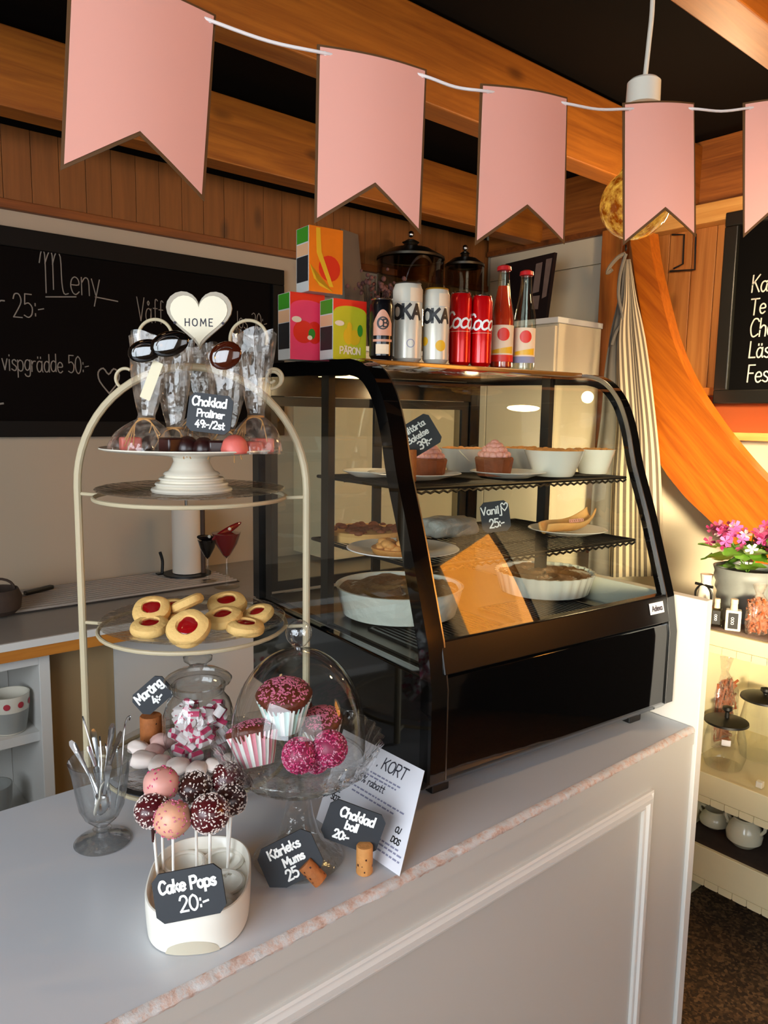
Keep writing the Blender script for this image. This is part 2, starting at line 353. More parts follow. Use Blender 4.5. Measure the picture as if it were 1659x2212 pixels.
def stripes(name, a, b, axis=0, freq=60, width=.5, rough=.7, rot=0.0):
    m, nt, p = base(name); L = nt.links.new
    tc = N(nt, 'ShaderNodeTexCoord'); mp = N(nt, 'ShaderNodeMapping'); L(tc.outputs['UV' if axis == 'uv' else 'Object'], mp.inputs[0]); mp.inputs['Rotation'].default_value = (0, rot, 0)
    sx = N(nt, 'ShaderNodeSeparateXYZ'); L(mp.outputs[0], sx.inputs[0])
    mu = N(nt, 'ShaderNodeMath', operation='MULTIPLY'); L(sx.outputs[0 if axis == 'uv' else axis], mu.inputs[0]); mu.inputs[1].default_value = freq
    fr = N(nt, 'ShaderNodeMath', operation='FRACT'); L(mu.outputs[0], fr.inputs[0])
    gt = N(nt, 'ShaderNodeMath', operation='GREATER_THAN'); L(fr.outputs[0], gt.inputs[0]); gt.inputs[1].default_value = width
    mx = N(nt, 'ShaderNodeMix', data_type='RGBA'); L(gt.outputs[0], mx.inputs[0]); mx.inputs[6].default_value = c4(hexc(a)); mx.inputs[7].default_value = c4(hexc(b))
    L(mx.outputs[2], p.inputs['Base Color']); p.inputs['Roughness'].default_value = rough
    return m
def speck(name, a, b, c, scale=200, rough=.7):
    m, nt, p = base(name); L = nt.links.new
    tc = N(nt, 'ShaderNodeTexCoord'); vo = N(nt, 'ShaderNodeTexVoronoi', Scale=scale); L(tc.outputs['Object'], vo.inputs['Vector'])
    sp = N(nt, 'ShaderNodeSeparateColor'); L(vo.outputs['Color'], sp.inputs[0])
    cr = N(nt, 'ShaderNodeValToRGB'); L(sp.outputs[0], cr.inputs[0]); e = cr.color_ramp.elements
    e[0].color = c4(hexc(a)); e[1].color = c4(hexc(c)); e.new(.55).color = c4(hexc(b)); e[0].position = .2; e[2].position = .95
    no = N(nt, 'ShaderNodeTexNoise', Scale=6.0, Detail=4.0); L(tc.outputs['Object'], no.inputs['Vector'])
    mx = N(nt, 'ShaderNodeMix', data_type='RGBA', blend_type='MULTIPLY'); mx.inputs[0].default_value = .5; L(cr.outputs[0], mx.inputs[6]); L(no.outputs['Fac'], mx.inputs[7])
    L(mx.outputs[2], p.inputs['Base Color']); p.inputs['Roughness'].default_value = rough
    bp = N(nt, 'ShaderNodeBump', Strength=.2, Distance=.002); L(vo.outputs['Distance'], bp.inputs['Height']); L(bp.outputs[0], p.inputs['Normal'])
    return m
def amber():
    m, nt, p = base('amber_glass'); L = nt.links.new; p.inputs['Roughness'].default_value = .1; p.inputs['Base Color'].default_value = c4(hexc('#5a2604')); p.inputs['Coat Weight'].default_value = .5
    tc = N(nt, 'ShaderNodeTexCoord'); no = N(nt, 'ShaderNodeTexNoise', Scale=55.0, Detail=5.0, Roughness=.7); L(tc.outputs['Object'], no.inputs['Vector'])
    cr = N(nt, 'ShaderNodeValToRGB'); L(no.outputs['Fac'], cr.inputs[0]); e = cr.color_ramp.elements
    e[0].position = .40; e[0].color = c4(hexc('#8a3f04')); e[1].position = .66; e[1].color = c4(hexc('#ffc04a'))
    L(cr.outputs[0], p.inputs['Emission Color']); p.inputs['Emission Strength'].default_value = .7
    return m
M = dict(
 beam=wood('beam_wood', '#7a3f10', '#ad671f', 'X', .5), beam_edge=wood('beam_wood_y', '#66300a', '#b0682a', 'Y', .5),
 panel=wood('panel_wood', '#6e3f14', '#865020', 'Z', .6), panel_trim=wood('trim_wood', '#5c2a0a', '#87491a', 'X', .5),
 pine=wood('pine_board', '#94551f', '#b97a3c', 'Z', .5), plank=wood('plank_wood', '#8f4208', '#bd6614', 'Z', .4, False, 1.3, .2, 45),
 post=wood('post_wood', '#8a4413', '#bd6d26', 'Z', .5), sill=wood('sill_wood', '#c08038', '#e2ac62', 'Y', .45, False),
 wall=plain('wall_paint', '#a79986', .8, var=.03, vs=3, bump=.08, bs=40), wall_white=plain('wall_white', '#d2c4a8', .7, var=.02, vs=4),
 ceiling=plain('ceiling_black', '#0c0705', .9, spec=.1), dark_red=plain('red_brown_wall', '#b4501a', .7, var=.1, vs=4),
 floor=speck('floor_aggregate', '#3e2c1b', '#5a4228', '#8a6a45', 130, .75),
 board=plain('chalkboard', '#080403', .9, var=.25, vs=3, spec=.1), board_frame=plain('board_frame', '#0b0705', .7, spec=.2), chalk=plain('chalk', '#837b73', .95), chalk_w=plain('chalk_white', '#d6d2c8', .95),
 slate=plain('slate', '#20242a', .6, var=.12, vs=40), pen=plain('white_marker', '#f4f3ee', .6),
 top=plain('counter_top', '#c6c8cc', .32, var=.035, vs=2.2, bump=.03, bs=20), paint=plain('counter_paint', '#bdbcb6', .5, var=.02, vs=3), mould=plain('moulding_paint', '#d9d5cf', .45),
 white=plain('white_paint', '#d9d7d2', .5), cream=plain('cream_paint', '#e6dab2', .5, var=.03), black=plain('black_gloss', '#050505', .06, coat=.5), black_m=plain('black_matt', '#0b0b0b', .45), black_s=plain('black_satin', '#0a0a0b', .22),
 steel=plain('steel', '#8d8d8b', .28, 1.0), steel_d=plain('steel_dark', '#5f5a50', .35, 1.0, var=.1), silver=plain('silver', '#c9c9c9', .18, 1.0), zinc=plain('zinc', '#8f9492', .42, .35, var=.2, vs=25),
 glass=glass('clear_glass'), pane=glass('display_pane', (.93, .95, .9), 1.5, edge=.8), thick=glass('pressed_glass', (.96, .97, .97), 1.5, .03, .22, 70, 1.2, .8), plate_g=glass('plate_glass', (.96, .96, .95), 1.5, .04, .5, 70, 1.0, .88), cut=glass('cut_glass', (.96, .97, .97), 1.5, .02, .08, 60, 1.2, .2), cell=glass('cellophane', (.94, .93, .91), 1.45, .10, .5, 24, 1.0, .75, .14), smoke=glass('smoked_glass', (.5, .45, .36), 1.5), bulb=amber(),
 ivory=plain('ivory_metal', '#b9ab8c', .5, var=.06), porc=plain('porcelain', '#ddd6c6', .22, coat=.3), porc_w=plain('white_ceramic', '#e8eae4', .2, coat=.3), melamine=plain('egg_tray_white', '#ece7da', .3, coat=.2),
 cookie=plain('shortbread', '#e2b86f', .75, var=.12, vs=60, bump=.3, bs=150), jam=plain('red_jam', '#8e0a10', .12, coat=.6), merengue=plain('meringue', '#efdfd6', .6, var=.05, vs=30, sss=.2), mer_pink=plain('pink_meringue', '#e6bdb4', .6, var=.06, vs=30, sss=.2),
 choc=plain('chocolate', '#371612', .35, var=.2, vs=40), choc_red=plain('dark_red_glaze', '#4d1217', .3, var=.25, vs=40), pinkpop=plain('pink_icing', '#d59a8e', .4, var=.15, vs=60), peach=plain('peach_icing', '#dba183', .45, var=.2, vs=90),
 spr_w=plain('white_sprinkle', '#e9d9cf', .5), spr_p=plain('pink_sprinkle', '#d2728f', .5), spr_r=plain('rose_sprinkle', '#cf3f74', .5), muffin=plain('chocolate_muffin', '#5d2613', .45, var=.25, vs=60, bump=.4, bs=120), ball=plain('choc_ball', '#5a1a25', .5),
 paper=plain('paper', '#e7e6ec', .7, var=.03), ink=plain('ink', '#33303c', .8), ink_l=plain('ink_light', '#8f8fa8', .8), cork=plain('cork', '#c98b4b', .75, var=.18, vs=120, bump=.3, bs=200), cork_d=plain('dark_cork', '#a35f2c', .75, var=.3, vs=140, bump=.3, bs=200),
 pink=plain('pink_card', '#dfa090', .65), goldedge=plain('kraft_gold_edge', '#5f4226', .45, .2), ribbon=plain('white_ribbon', '#e6dedb', .6),
 raffia=plain('raffia', '#b98a52', .7), red=plain('can_red', '#d4040c', .22, .35, coat=.4), redcap=plain('cap_red', '#c01f24', .35), can_w=plain('can_silver_white', '#d6d2c2', .3, .2), can_k=plain('can_black', '#0b0b0f', .2, .3, coat=.3), gold=plain('can_gold', '#cf9a2c', .3, .6), yellow=plain('print_yellow', '#e7b122', .4), copper=plain('print_copper', '#c68a6c', .4),
 green=plain('print_green', '#2f7d17', .45), orange=plain('carton_orange', '#f1780c', .4, var=.2, vs=25), hotpink=plain('carton_pink', '#ea3a5c', .4, var=.12, vs=25), lime=plain('carton_lime', '#b5b01e', .4, var=.12, vs=25), redp=plain('print_red', '#d9240f', .4), tomato=plain('print_apple', '#e02a12', .35), pear=plain('print_pear', '#d0a417', .35), grey=plain('print_grey', '#b6b6b2', .5), black_p=plain('print_black', '#17171a', .5), skin=plain('print_tan', '#c99a73', .5),
 soda_r=plain('red_soda', '#c8361c', .1, coat=.5), soda_c=glass('bottle_glass', (.86, .9, .82), 1.5), label=plain('label_paper', '#e9cfae', .6), 
 pie=plain('pie_top', '#86633c', .35, var=.35, vs=45, bump=.6, bs=90), crust=plain('pie_crust', '#c98d4a', .7, var=.25, vs=60, bump=.4, bs=100), cake_b=plain('brown_cake', '#7c3f1c', .7, var=.3, vs=70, bump=.4, bs=120), cream_p=plain('pink_cream', '#e8a79b', .5, var=.12, vs=120, bump=.8, bs=140), bread=plain('baked_pastry', '#d8a765', .65, var=.2, vs=50, bump=.3),
 parch=plain('baking_paper', '#a9a9a2', .45, bump=1.0, bs=55), wire=plain('black_wire', '#0d0c0b', .4), leaf=plain('leaf', '#4f7d1c', .45, var=.3, vs=40), petal=plain('petal', '#7d1045', .55, var=.3, vs=60), petal_l=plain('petal_light', '#c2478a', .55), petal_w=plain('petal_white', '#e8d9dc', .55), soil=plain('soil', '#1c130c', .95),
 cloth=plain('grey_cloth', '#6b655d', .9, bump=.2, bs=20), brown_cloth=plain('brown_cloth', '#6d5a50', .9, var=.2, vs=12), towel=plain('paper_towel', '#cbbfb0', .9, bump=.15, bs=120), worktop=plain('worktop_grey', '#8f8982', .4, var=.12, vs=8), drain=plain('drainer_dark', '#2a2420', .5), edge_w=wood('worktop_edge', '#a8631f', '#c9812f', 'X', .5, False),
 mug_grey=plain('mug_grey', '#9a9a94', .35), mug_flower=plain('mug_red', '#b23440', .4), wine=plain('red_wax', '#6a0c14', .2, coat=.4), darkfruit=plain('dark_filling', '#0d0a0b', .25), photo=plain('photo_dark', '#1a1213', .3, var=.5, vs=12), photo_l=plain('photo_light', '#75625a', .3, var=.3, vs=20), dried=plain('dried_flower', '#6b4540', .9, var=.4, vs=60), pasta=plain('red_pasta', '#a4552c', .5, var=.3, vs=40),
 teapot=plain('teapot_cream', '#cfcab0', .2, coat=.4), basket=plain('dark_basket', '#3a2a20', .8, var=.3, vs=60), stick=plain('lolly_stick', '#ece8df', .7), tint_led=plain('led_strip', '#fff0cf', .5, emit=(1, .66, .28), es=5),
)
# ------------------------------------------------------------------ the room
YB, XR, ZC = 2.742, 3.0, 2.62
def sbox(name, x0, x1, y0, y1, z0, z1, mat, parent=None, bevel=0):
    b = MB().box(x0, x1, y0, y1, z0, z1); o = mk(name, b, mat, parent, smooth=0, bevel=bevel)
    if not parent: o['kind'] = 'structure'
    return o
fl = sbox('floor', -2.5, 3.1, -2.5, 2.84, -.05, 0, M['floor'])
ce = sbox('ceiling', -2.5, 3.1, -2.5, 2.84, ZC, ZC+.05, M['ceiling'])
wb = sbox('wall_back', -2.5, 3.1, YB, YB+.1, 0, ZC, M['wall'])
wr = sbox('wall_right', XR, XR+.1, -2.5, YB, 0, ZC, M['wall_white'])
x = 0.15; first = None; rnd = random.Random(3)
while x < 2.98:                          # vertical tongue-and-groove boards above the menu board
    wdt = min(.088, 2.995-x)
    sbox('wood_board', x+.0008, x+wdt-.0008, YB-.018, YB-.001, 2.195, 2.425, M['panel'], wb, .001); x += .088
sbox('shade_strip', -1.5, 2.99, YB-.004, YB-.0005, 2.426, ZC-.001, M['ceiling'], wb)  # black strip in place of the shade between boards and beam
sbox('wood_trim', .1, 2.99, YB-.03, YB-.001, 2.165, 2.195, M['panel_trim'], wb, .003)
# walls behind the camera with the shop windows
def wall_with_window(name, wname, plane, c0, c1, w0, w1, z0, z1, n):
    b = MB()
    def bx(u0, u1, a, d):
        if plane == 'x': b.box(-1.58, -1.5, u0, u1, a, d)
        else: b.box(u0, u1, -2.5, -2.42, a, d)
    bx(c0, w0, 0, ZC); bx(w1, c1, 0, ZC); bx(w0, w1, 0, z0); bx(w0, w1, z1, ZC)
    o = mk(name, b, M['wall'], None, 0); o['kind'] = 'structure'
    f = MB(); g = MB()
    def fx(B, u0, u1, a, d, t0=-2.46, t1=-2.40):
        if plane == 'x': B.box(t0+.92, t1+.92, u0, u1, a, d)
        else: B.box(u0, u1, t0, t1, a, d)
    t = .05
    fx(f, w0, w1, z0, z0+t); fx(f, w0, w1, z1-t, z1); fx(f, w0, w0+t, z0, z1); fx(f, w1-t, w1, z0, z1)
    for i in range(1, n): u = w0+(w1-w0)*i/n; fx(f, u-.02, u+.02, z0, z1)
    fx(g, w0+t, w1-t, z0+t, z1-t, -2.432, -2.428)
    wo = mk(wname, f, M['white'], None, 0); wo['kind'] = 'structure'
    mk('window_pane', g, M['glass'], wo, 0)
wall_with_window('wall_left', 'window_1', 'x', -2.5, YB, -.75, 1.05, .9, 2.35, 3)
wall_with_window('wall_front', 'window_2', 'y', -2.42, 3.1, -1.6, 1.0, .75, 2.35, 3)
# roof beams along the room
def beam(y0, y1, z0, z1, x0=-2.4, x1=2.99, mat='beam'):
    o = sbox('ceiling_beam', x0, x1, y0, y1, z0, z1, M[mat], None, .004); return o
o = beam(2.36, 2.45, 2.352, 2.567); o['label'] = 'knotty pine roof beam nearest the menu board wall'
o = beam(1.58, 1.665, 2.365, 2.60); o['label'] = 'big orange roof beam passing behind the bunting'
o = beam(.80, .895, 2.375, 2.60); o['label'] = 'rough roof beam in the top right corner'
# right wall: pine boards, white panels, post, upper plate
sbox('wood_plate', XR-.09, XR-.001, .3, 1.90, 2.285, 2.36, M['sill'], wr, .004)
sbox('upper_boarding', XR-.03, XR-.001, .3, YB-.04, 2.36, ZC-.002, M['beam_edge'], wr)
sbox('upper_boarding', XR-.04, XR-.001, 1.99, YB-.04, 2.335, 2.36, M['panel_trim'], wr)
y = .6
while y < 1.875:
    sbox('wood_board', XR-.02, XR-.001, y+.0015, y+.0985, 1.62, 2.285, M['pine'], wr, .002); y += .1
sbox('white_panel', XR-.015, XR-.001, 2.0, 2.70, 2.215, 2.335, M['wall_white'], wr, .002)
sbox('white_panel', XR-.015, XR-.001, 2.0, 2.70, .95, 2.21, M['wall_white'], wr, .002)
sbox('corner_post', XR-.075, XR-.001, 1.89, 1.995, .9, 2.34, M['post'], wr, .004)
sbox('red_brown_panel', XR-.012, XR-.001, .3, 1.52, 1.475, 1.615, M['dark_red'], wr)
sbox('ledge', XR-.07, XR-.001, .3, 1.60, 1.618, 1.65, M['post'], wr, .003)
sbox('sill_board', XR-.12, XR-.001, .3, 1.36, 1.445, 1.475, M['sill'], wr, .003)
# curved wooden plank leaning along the right wall
XP = 2.80
Lp = [(1360, 505), (1372, 600), (1392, 720), (1408, 860), (1420, 985), (1468, 1060), (1522, 1114), (1610, 1196), (1700, 1275), (1800, 1350)]
Rp = [(1810, 1180), (1720, 1095), (1659, 1042), (1600, 978), (1540, 900), (1487, 815), (1452, 730), (1428, 640), (1410, 560), (1402, 500)]
def pl2(P): return [(p.y, p.z) for p in cat([onx(a, c, XP) for a, c in P], 4)]
b = MB(); lo_, ro_ = pl2(Lp), pl2(Rp); ro_r = ro_[::-1]; n_ = min(len(lo_), len(ro_r))
a0 = len(b.v)
for (ya, za), (yb, zb) in zip(lo_[:n_], ro_r[:n_]):
    b.v += [V((XP, ya, za)), V((XP, yb, zb)), V((XP+.07, yb, zb)), V((XP+.07, ya, za))]
for i in range(n_-1):
    q = 4*i; r_ = q+4
    for k in range(4): b.f.append((q+k, q+(k+1) % 4, r_+(k+1) % 4, r_+k)); b.m.append(0)
b.f += [(3, 2, 1, 0), tuple(4*(n_-1)+k for k in range(4))]; b.m += [0, 0]
o = mk('curved_plank', b, M['plank'], None, 30)
tag(o, 'curved orange wooden plank sweeping down the wall beside the striped apron', 'plank')
# ------------------------------------------------------------------ service counter
YF, ZT, XE = .667, .92, 1.378
ct = thing('service_counter', 'grey white painted counter with panelled front and worn edge', 'counter', (0, 0, 0))
def worn():
    m, nt, p = base('worn_edge'); L = nt.links.new
    tc = N(nt, 'ShaderNodeTexCoord'); no = N(nt, 'ShaderNodeTexNoise', Scale=70.0, Detail=6.0, Roughness=.7); L(tc.outputs['Object'], no.inputs['Vector'])
    cr = N(nt, 'ShaderNodeValToRGB'); L(no.outputs['Fac'], cr.inputs[0]); e = cr.color_ramp.elements
    e[0].position = .44; e[0].color = c4(hexc('#c9b0a4')); e[1].position = .54; e[1].color = c4(hexc('#c9c5c2')); e.new(.34).color = c4(hexc('#b39282'))
    L(cr.outputs[0], p.inputs['Base Color']); p.inputs['Roughness'].default_value = .7
    bp = N(nt, 'ShaderNodeBump', Strength=.6, Distance=.003); L(no.outputs['Fac'], bp.inputs['Height']); L(bp.outputs[0], p.inputs['Normal'])
    return m
M['worn'] = worn()
X0c = -1.2
mk('counter_top', MB().prism([(X0c, YF+.012), (XE, YF+.012), (XE, .74), (1.44, 1.5), (.93, 1.5), (.93, 1.172), (X0c, 1.172)], (1, 0, 0), (0, 1, 0), (0, 0, -.034), (0, 0, ZT)), M['top'], ct, 0)
b = MB(); rn = random.Random(5); n = 420; wob = 0
for i in range(n+1):
    x = X0c+(XE-X0c)*i/n; wob = .8*wob+rn.uniform(-1, 1)*.0009; k = max(0, math.sin(x*23)*.5+math.sin(x*61)*.5)*.003*rn.random()
    b.v += [V((x, YF+.0125, ZT+.0003)), V((x, YF+.009+wob*2, ZT+.0004-abs(wob)*.3)), V((x, YF+.0035+wob*1.5+k, ZT-.003-k*.6)), V((x, YF+rn.uniform(-.0006, .0012), ZT-.007+wob)), V((x, YF+.0015, ZT-.010+rn.uniform(-.0015, .0015)))]
for i in range(n):
    for k in range(4): b.f.append((5*i+k, 5*i+k+1, 5*i+k+6, 5*i+k+5)); b.m.append(0)
mk('worn_front_edge', b, M['worn'], ct, 60, label='chipped edge strip showing peach fibreboard')
mk('front_panel', MB().box(X0c, XE, YF+.004, YF+.022, 0, ZT-.034), M['paint'], ct, 0)
mk('front_apron_board', MB().box(X0c, XE, YF+.0016, YF+.012, ZT-.0345, ZT-.009), M['paint'], ct, 0)
mk('counter_back', MB().box(X0c, XE, 1.14, 1.155, 0, ZT-.034), M['paint'], ct, 0)
pc = ony(1411, 1705, YF); mx1, mz1 = pc.x, pc.z
def mould(p0, p1, wv, name='moulding'):   # stepped profile moulding from p0 to p1, width vector wv
    b = MB(); p0 = V(p0); p1 = V(p1); wv = V(wv); pf = [(0, 0), (0, .006), (.12, .008), (.2, .004), (.38, .011), (.62, .011), (.8, .004), (.88, .007), (1, .006), (1, 0)]
    m0 = p0; d = (p1-p0).normalized(); L_ = wv.length
    for (q, s_) in ((p0, 1), (p1, -1)):
        for t, h in pf: b.v.append(q+wv*t+d*(L_*t*s_)+V((0, -h, 0)))
    k = len(pf)
    for i in range(k-1): b.f.append((i, i+1, k+i+1, k+i)); b.m.append(0)
    return mk(name, b, M['mould'], ct, 20)
MW = .030; mz0 = .12; mx0 = -.9
mould((mx0, YF+.004, mz1), (mx1, YF+.004, mz1), (0, 0, -MW)); mould((mx1, YF+.004, mz1), (mx1, YF+.004, mz0), (-MW, 0, 0))
mould((mx1, YF+.004, mz0), (mx0, YF+.004, mz0), (0, 0, MW)); mould((mx0, YF+.004, mz0), (mx0, YF+.004, mz1), (MW, 0, 0))
zt = onx(1530, 1300, XE).z
mk('end_panel', MB().prism([(XE+.001, YF-.004), (XE+.024, YF-.004), (XE+.030, .74), (1.475, 1.52), (1.45, 1.52), (XE+.006, .74)], (1, 0, 0), (0, 1, 0), (0, 0, zt)), M['white'], ct, 0, bevel=.0015)
sbox('sun_patch_mask', XR-.012, XR-.001, -2.4, .25, .0, ZC-.01, plain('sun_patch_mask', '#2a1a10', .8), wr)  # added unseen dark sheet, keeps the reflected sun patch to the partition's outline
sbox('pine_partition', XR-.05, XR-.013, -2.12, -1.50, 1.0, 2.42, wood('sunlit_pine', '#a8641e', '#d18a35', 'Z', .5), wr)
# ------------------------------------------------------------------ refrigerated display case
TH = R(-5.0); CA = onz(925, 1722, .94); CW, CD = .622, .62
CXA = V((math.cos(TH), math.sin(TH), 0)); CYA = V((-math.sin(TH), math.cos(TH), 0))
def wl(a, b_, z=0): return CA+CXA*a+CYA*b_+V((0, 0, z))
MC = Matrix.Translation(CA) @ Matrix.Rotation(TH, 4, 'Z')
dc = thing('display_case', 'black refrigerated cake display case with curved glass front', 'display case', M=MC)
def part(name, b, mat, par=None, **k): return mk(name, b, M[mat] if isinstance(mat, str) else mat, par or dc, **k)
ARC = [(.012, .237), (.062, .387), (.1, .487), (.12, .558), (.143, .61), (.170, .643), (.2, .662), (.235, .67)]
arc = [(p.x, p.y) for p in cat([V((a, c, 0)) for a, c in ARC], 4)]
TOPZ = .677
# base cabinet
bs = [(0, .02), (0, .165), (.004, .185), (CD, .185), (CD, .0), (.02, 0)]
part('base_cabinet', MB().prism(bs, (0, 1, 0), (0, 0, 1), (CW, 0, 0), (0, 0, 0)), 'black', smooth=30, bevel=.004)
part('front_rail', MB().prism([(-.002, .188), (.010, .239), (.03, .239), (.03, .188)], (0, 1, 0), (0, 0, 1), (CW-.05, 0, 0), (.025, 0, 0)), 'black_s', smooth=0, bevel=.002)
part('deck', MB().box(.03, CW-.03, .031, CD-.03, .186, .190), 'steel_d', smooth=0)
for k, (a0, a1, b0, b1) in enumerate(((.06, .29, .08, .26), (.33, .55, .08, .26))):
    g = MB().box(a0, a1, b0, b0+.006, .190, .195).box(a0, a1, b1-.006, b1, .190, .195).box(a0, a0+.006, b0, b1, .190, .195).box(a1-.006, a1, b0, b1, .190, .195)
    i = a0+.014
    while i < a1-.008: g.box(i, i+.004, b0+.006, b1-.006, .191, .194); i += .0105
    part('deck_grille', g, 'wire', smooth=0)
for a, b_ in ((.05, .05), (CW-.07, .05), (.05, CD-.06), (CW-.07, CD-.06)):
    part('foot', MB().box(a-.018, a+.018, b_-.02, b_+.02, -.0195, .0005), 'black_m', smooth=0, bevel=.003)
# curved end frames
def endframe(a0, a1, t):
    b = MB(); path = [(0, .02), (0, .165), (.006, .2)]+arc+[(.4, TOPZ-.003), (CD, TOPZ)]
    P = [V((0, p, q)) for p, q in path]
    for i, p in enumerate(P):
        d = (P[min(i+1, len(P)-1)]-P[max(i-1, 0)]).normalized(); nn = V((0, d.z, -d.y))  # inward
        for a, off in ((a0, -.003), (a1, -.003), (a1, t), (a0, t)): b.v.append(V((a, p.y, p.z))+nn*off)
    for i in range(len(P)-1):
        for k in range(4): b.f.append((4*i+k, 4*i+(k+1) % 4, 4*i+4+(k+1) % 4, 4*i+4+k)); b.m.append(0)
    b.f += [(3, 2, 1, 0), tuple(4*(len(P)-1)+k for k in range(4))]; b.m += [0, 0]
    return b
part('curved_frame', endframe(0, .030, .024), 'black', smooth=35)
part('curved_frame', endframe(CW-.022, CW, .020), 'black', smooth=35)
part('frame_trim', endframe(.0305, .0330, .010), 'steel', smooth=35, label='thin bright metal strip inside the left frame')
part('frame_trim', endframe(CW-.0245, CW-.0225, .006), 'steel', smooth=35, label='thin bright metal strip inside the right frame')
# panes
b = MB(); pth = arc+[(.25, .6715)]
for p, q in pth: b.v += [V((.032, p+.002, q-.001)), V((CW-.024, p+.002, q-.001))]
for i in range(len(pth)-1): b.f.append((2*i, 2*i+1, 2*i+3, 2*i+2)); b.m.append(0)
part('curved_front_glass', b, 'pane', smooth=60)
for a in (.010, CW-.010):
    out = [(.02, .187)]+[(p+.012, q-.010) for p, q in arc]+[(CD-.03, .660), (CD-.03, .187)]
    part('side_glass', MB().add([(a, p, q) for p, q in out], [tuple(range(len(out)))]), 'pane', smooth=0)
part('top_panel', MB().box(.031, CW-.023, .246, CD, TOPZ-.012, TOPZ-.001), plain('case_top', '#7a4f20', .2, coat=.5), smooth=0, bevel=.002)
# rear frame, sliding doors, uprights
for a in (0.002, CW-.032): part('rear_post', MB().box(a, a+.03, CD-.03, CD-.002, .186, TOPZ-.013), 'black_s', smooth=0)
part('rear_header', MB().box(.033, CW-.033, CD-.03, CD-.002, TOPZ-.06, TOPZ-.013), 'black_s', smooth=0)
for a0, a1, b_ in ((.034, .33, CD-.012), (.30, CW-.034, CD-.024)):
    d = MB(); z0, z1 = .192, TOPZ-.061
    d.box(a0, a0+.022, b_, b_+.008, z0, z1).box(a1-.022, a1, b_, b_+.008, z0, z1).box(a0+.022, a1-.022, b_, b_+.008, z0, z0+.02).box(a0+.022, a1-.022, b_, b_+.008, z1-.02, z1)
    dd = part('sliding_door', d, 'black_m', smooth=0)
    part('door_pane', MB().box(a0+.022, a1-.022, b_+.003, b_+.005, z0+.02, z1-.02), 'pane', dd, smooth=0)
for a in (.016, CW-.030):
    u = MB().box(a, a+.014, .33, .355, .19, TOPZ-.012); part('shelf_upright', u, 'black_m', smooth=0)
part('light_bar', MB().box(.05, .17, .40, .425, TOPZ-.026, TOPZ-.0125), 'tint_led', smooth=0, label='short warm glowing lamp under the case top')
for a_ in (.11, .42):
    l = point('case_lamp', wl(a_, .40, TOPZ-.045), .5, (1, .74, .42), .015)
def wire_shelf(z, b0, b1):
    g = MB(); a0, a1 = .035, CW-.033
    g.tube([(a0, b0, z), (a1, b0, z), (a1, b1, z), (a0, b1, z)], .0032, 6, closed=True)
    i = a0+.012
    while i < a1-.005: g.tube([(i, b0, z+.001), (i, b1, z+.001)], .0013, 5); i += .0125
    for q in (b0+(b1-b0)/3, b0+(b1-b0)*2/3): g.tube([(a0, q, z-.002), (a1, q, z-.002)], .0022, 6)
    n = 60
    g.tube([(a0+(a1-a0)*i/n, b0-.002, z-.006+.0018*math.cos(i*math.pi)) for i in range(n+1)], .0022, 5)
    return part('wire_shelf', g, 'wire')
SH1, SH2 = .462, .338
wire_shelf(SH1, .115, .40); wire_shelf(SH2, .085, .42)
# sticker on the rail
mk('brand_sticker', MB().obox((CW-.062, .0038, .219), (.022, 0, 0), (0, .0002, .001), (0, .0024, .0095)), M['paper'], dc, 0)
b = MB(); write(b, 'Adexa', 0, 0, .010, .0019); b.xf(Matrix.Translation((CW-.062, .0015, .2145)) @ Matrix.Rotation(R(-14), 4, 'X')); mk('sticker_lettering', b, M['ink'], dc, 0)
# chrome ornaments' reflections need nothing here: the front panel is glossy black
# ------------------------------------------------------------------ tiered stand
def spoke(d): return d
S0 = onz(425, 1632, .945); kS = depth(S0)/FPX
def sz(py): return zat(S0.x, S0.y, py)
def spt(px, py, back=0.0):               # pixel -> point on the upright plane through the stand (optionally further back)
    o = S0+SF*back; d = ray(px, py); return CAM+d*((o-CAM).dot(SF)/d.dot(SF))
PZ3, PZ2, PZ1 = .945, sz(1345), sz(1067)
st = thing('tiered_stand', 'ivory metal arched cake stand with three glass plates and scrolls', 'cake stand', (S0.x, S0.y, ZT))
def loc_s(p): return V(p)-V((S0.x, S0.y, ZT))
HW = 236*kS; PRAD = 190*kS*1.0; TR_ = .0062
zsp = sz(1055); ztop = sz(792)
pth = [S0*0+V((0, 0, 0))]
arch = [(-HW*1.0, .003)]+[(-HW, zsp-ZT)]+[(-HW*math.cos(R(a)), zsp-ZT+(ztop-zsp)*math.sin(R(a))) for a in range(6, 176, 6)]+[(HW, zsp-ZT), (HW, .003)]
mk('arch_frame', MB().tube([SR*a+V((0, 0, z)) for a, z in arch], TR_, 10), M['ivory'], st)
def circ(c, r, n=40, ax=SR, ay=SF): return [V(c)+ax*(r*math.cos(2*math.pi*i/n))+ay*(r*math.sin(2*math.pi*i/n)) for i in range(n)]
for z in (PZ1, PZ2, PZ3):
    b = MB().tube(circ((0, 0, z-ZT-.004), PRAD+.001), .0034, 8, closed=True)
    for s_ in (-1, 1): b.tube([SR*(s_*PRAD)+V((0, 0, z-ZT-.004)), SR*(s_*HW)+V((0, 0, z-ZT-.002))], .003, 8)
    mk('plate_ring', b, M['ivory'], st)
    g = MB().lathe([(0, 0), (PRAD*.62, 0), (PRAD*.72, .002), (PRAD*.97, .0075), (PRAD, .0095), (PRAD*.985, .0115), (PRAD*.7, .0055), (PRAD*.6, .004), (0, .004)], 56, (0, 0, z-ZT), rip=lambda i, zz: 1+.006*math.cos(i*math.pi/2))
    mk('glass_plate', g, M['plate_g'], st)
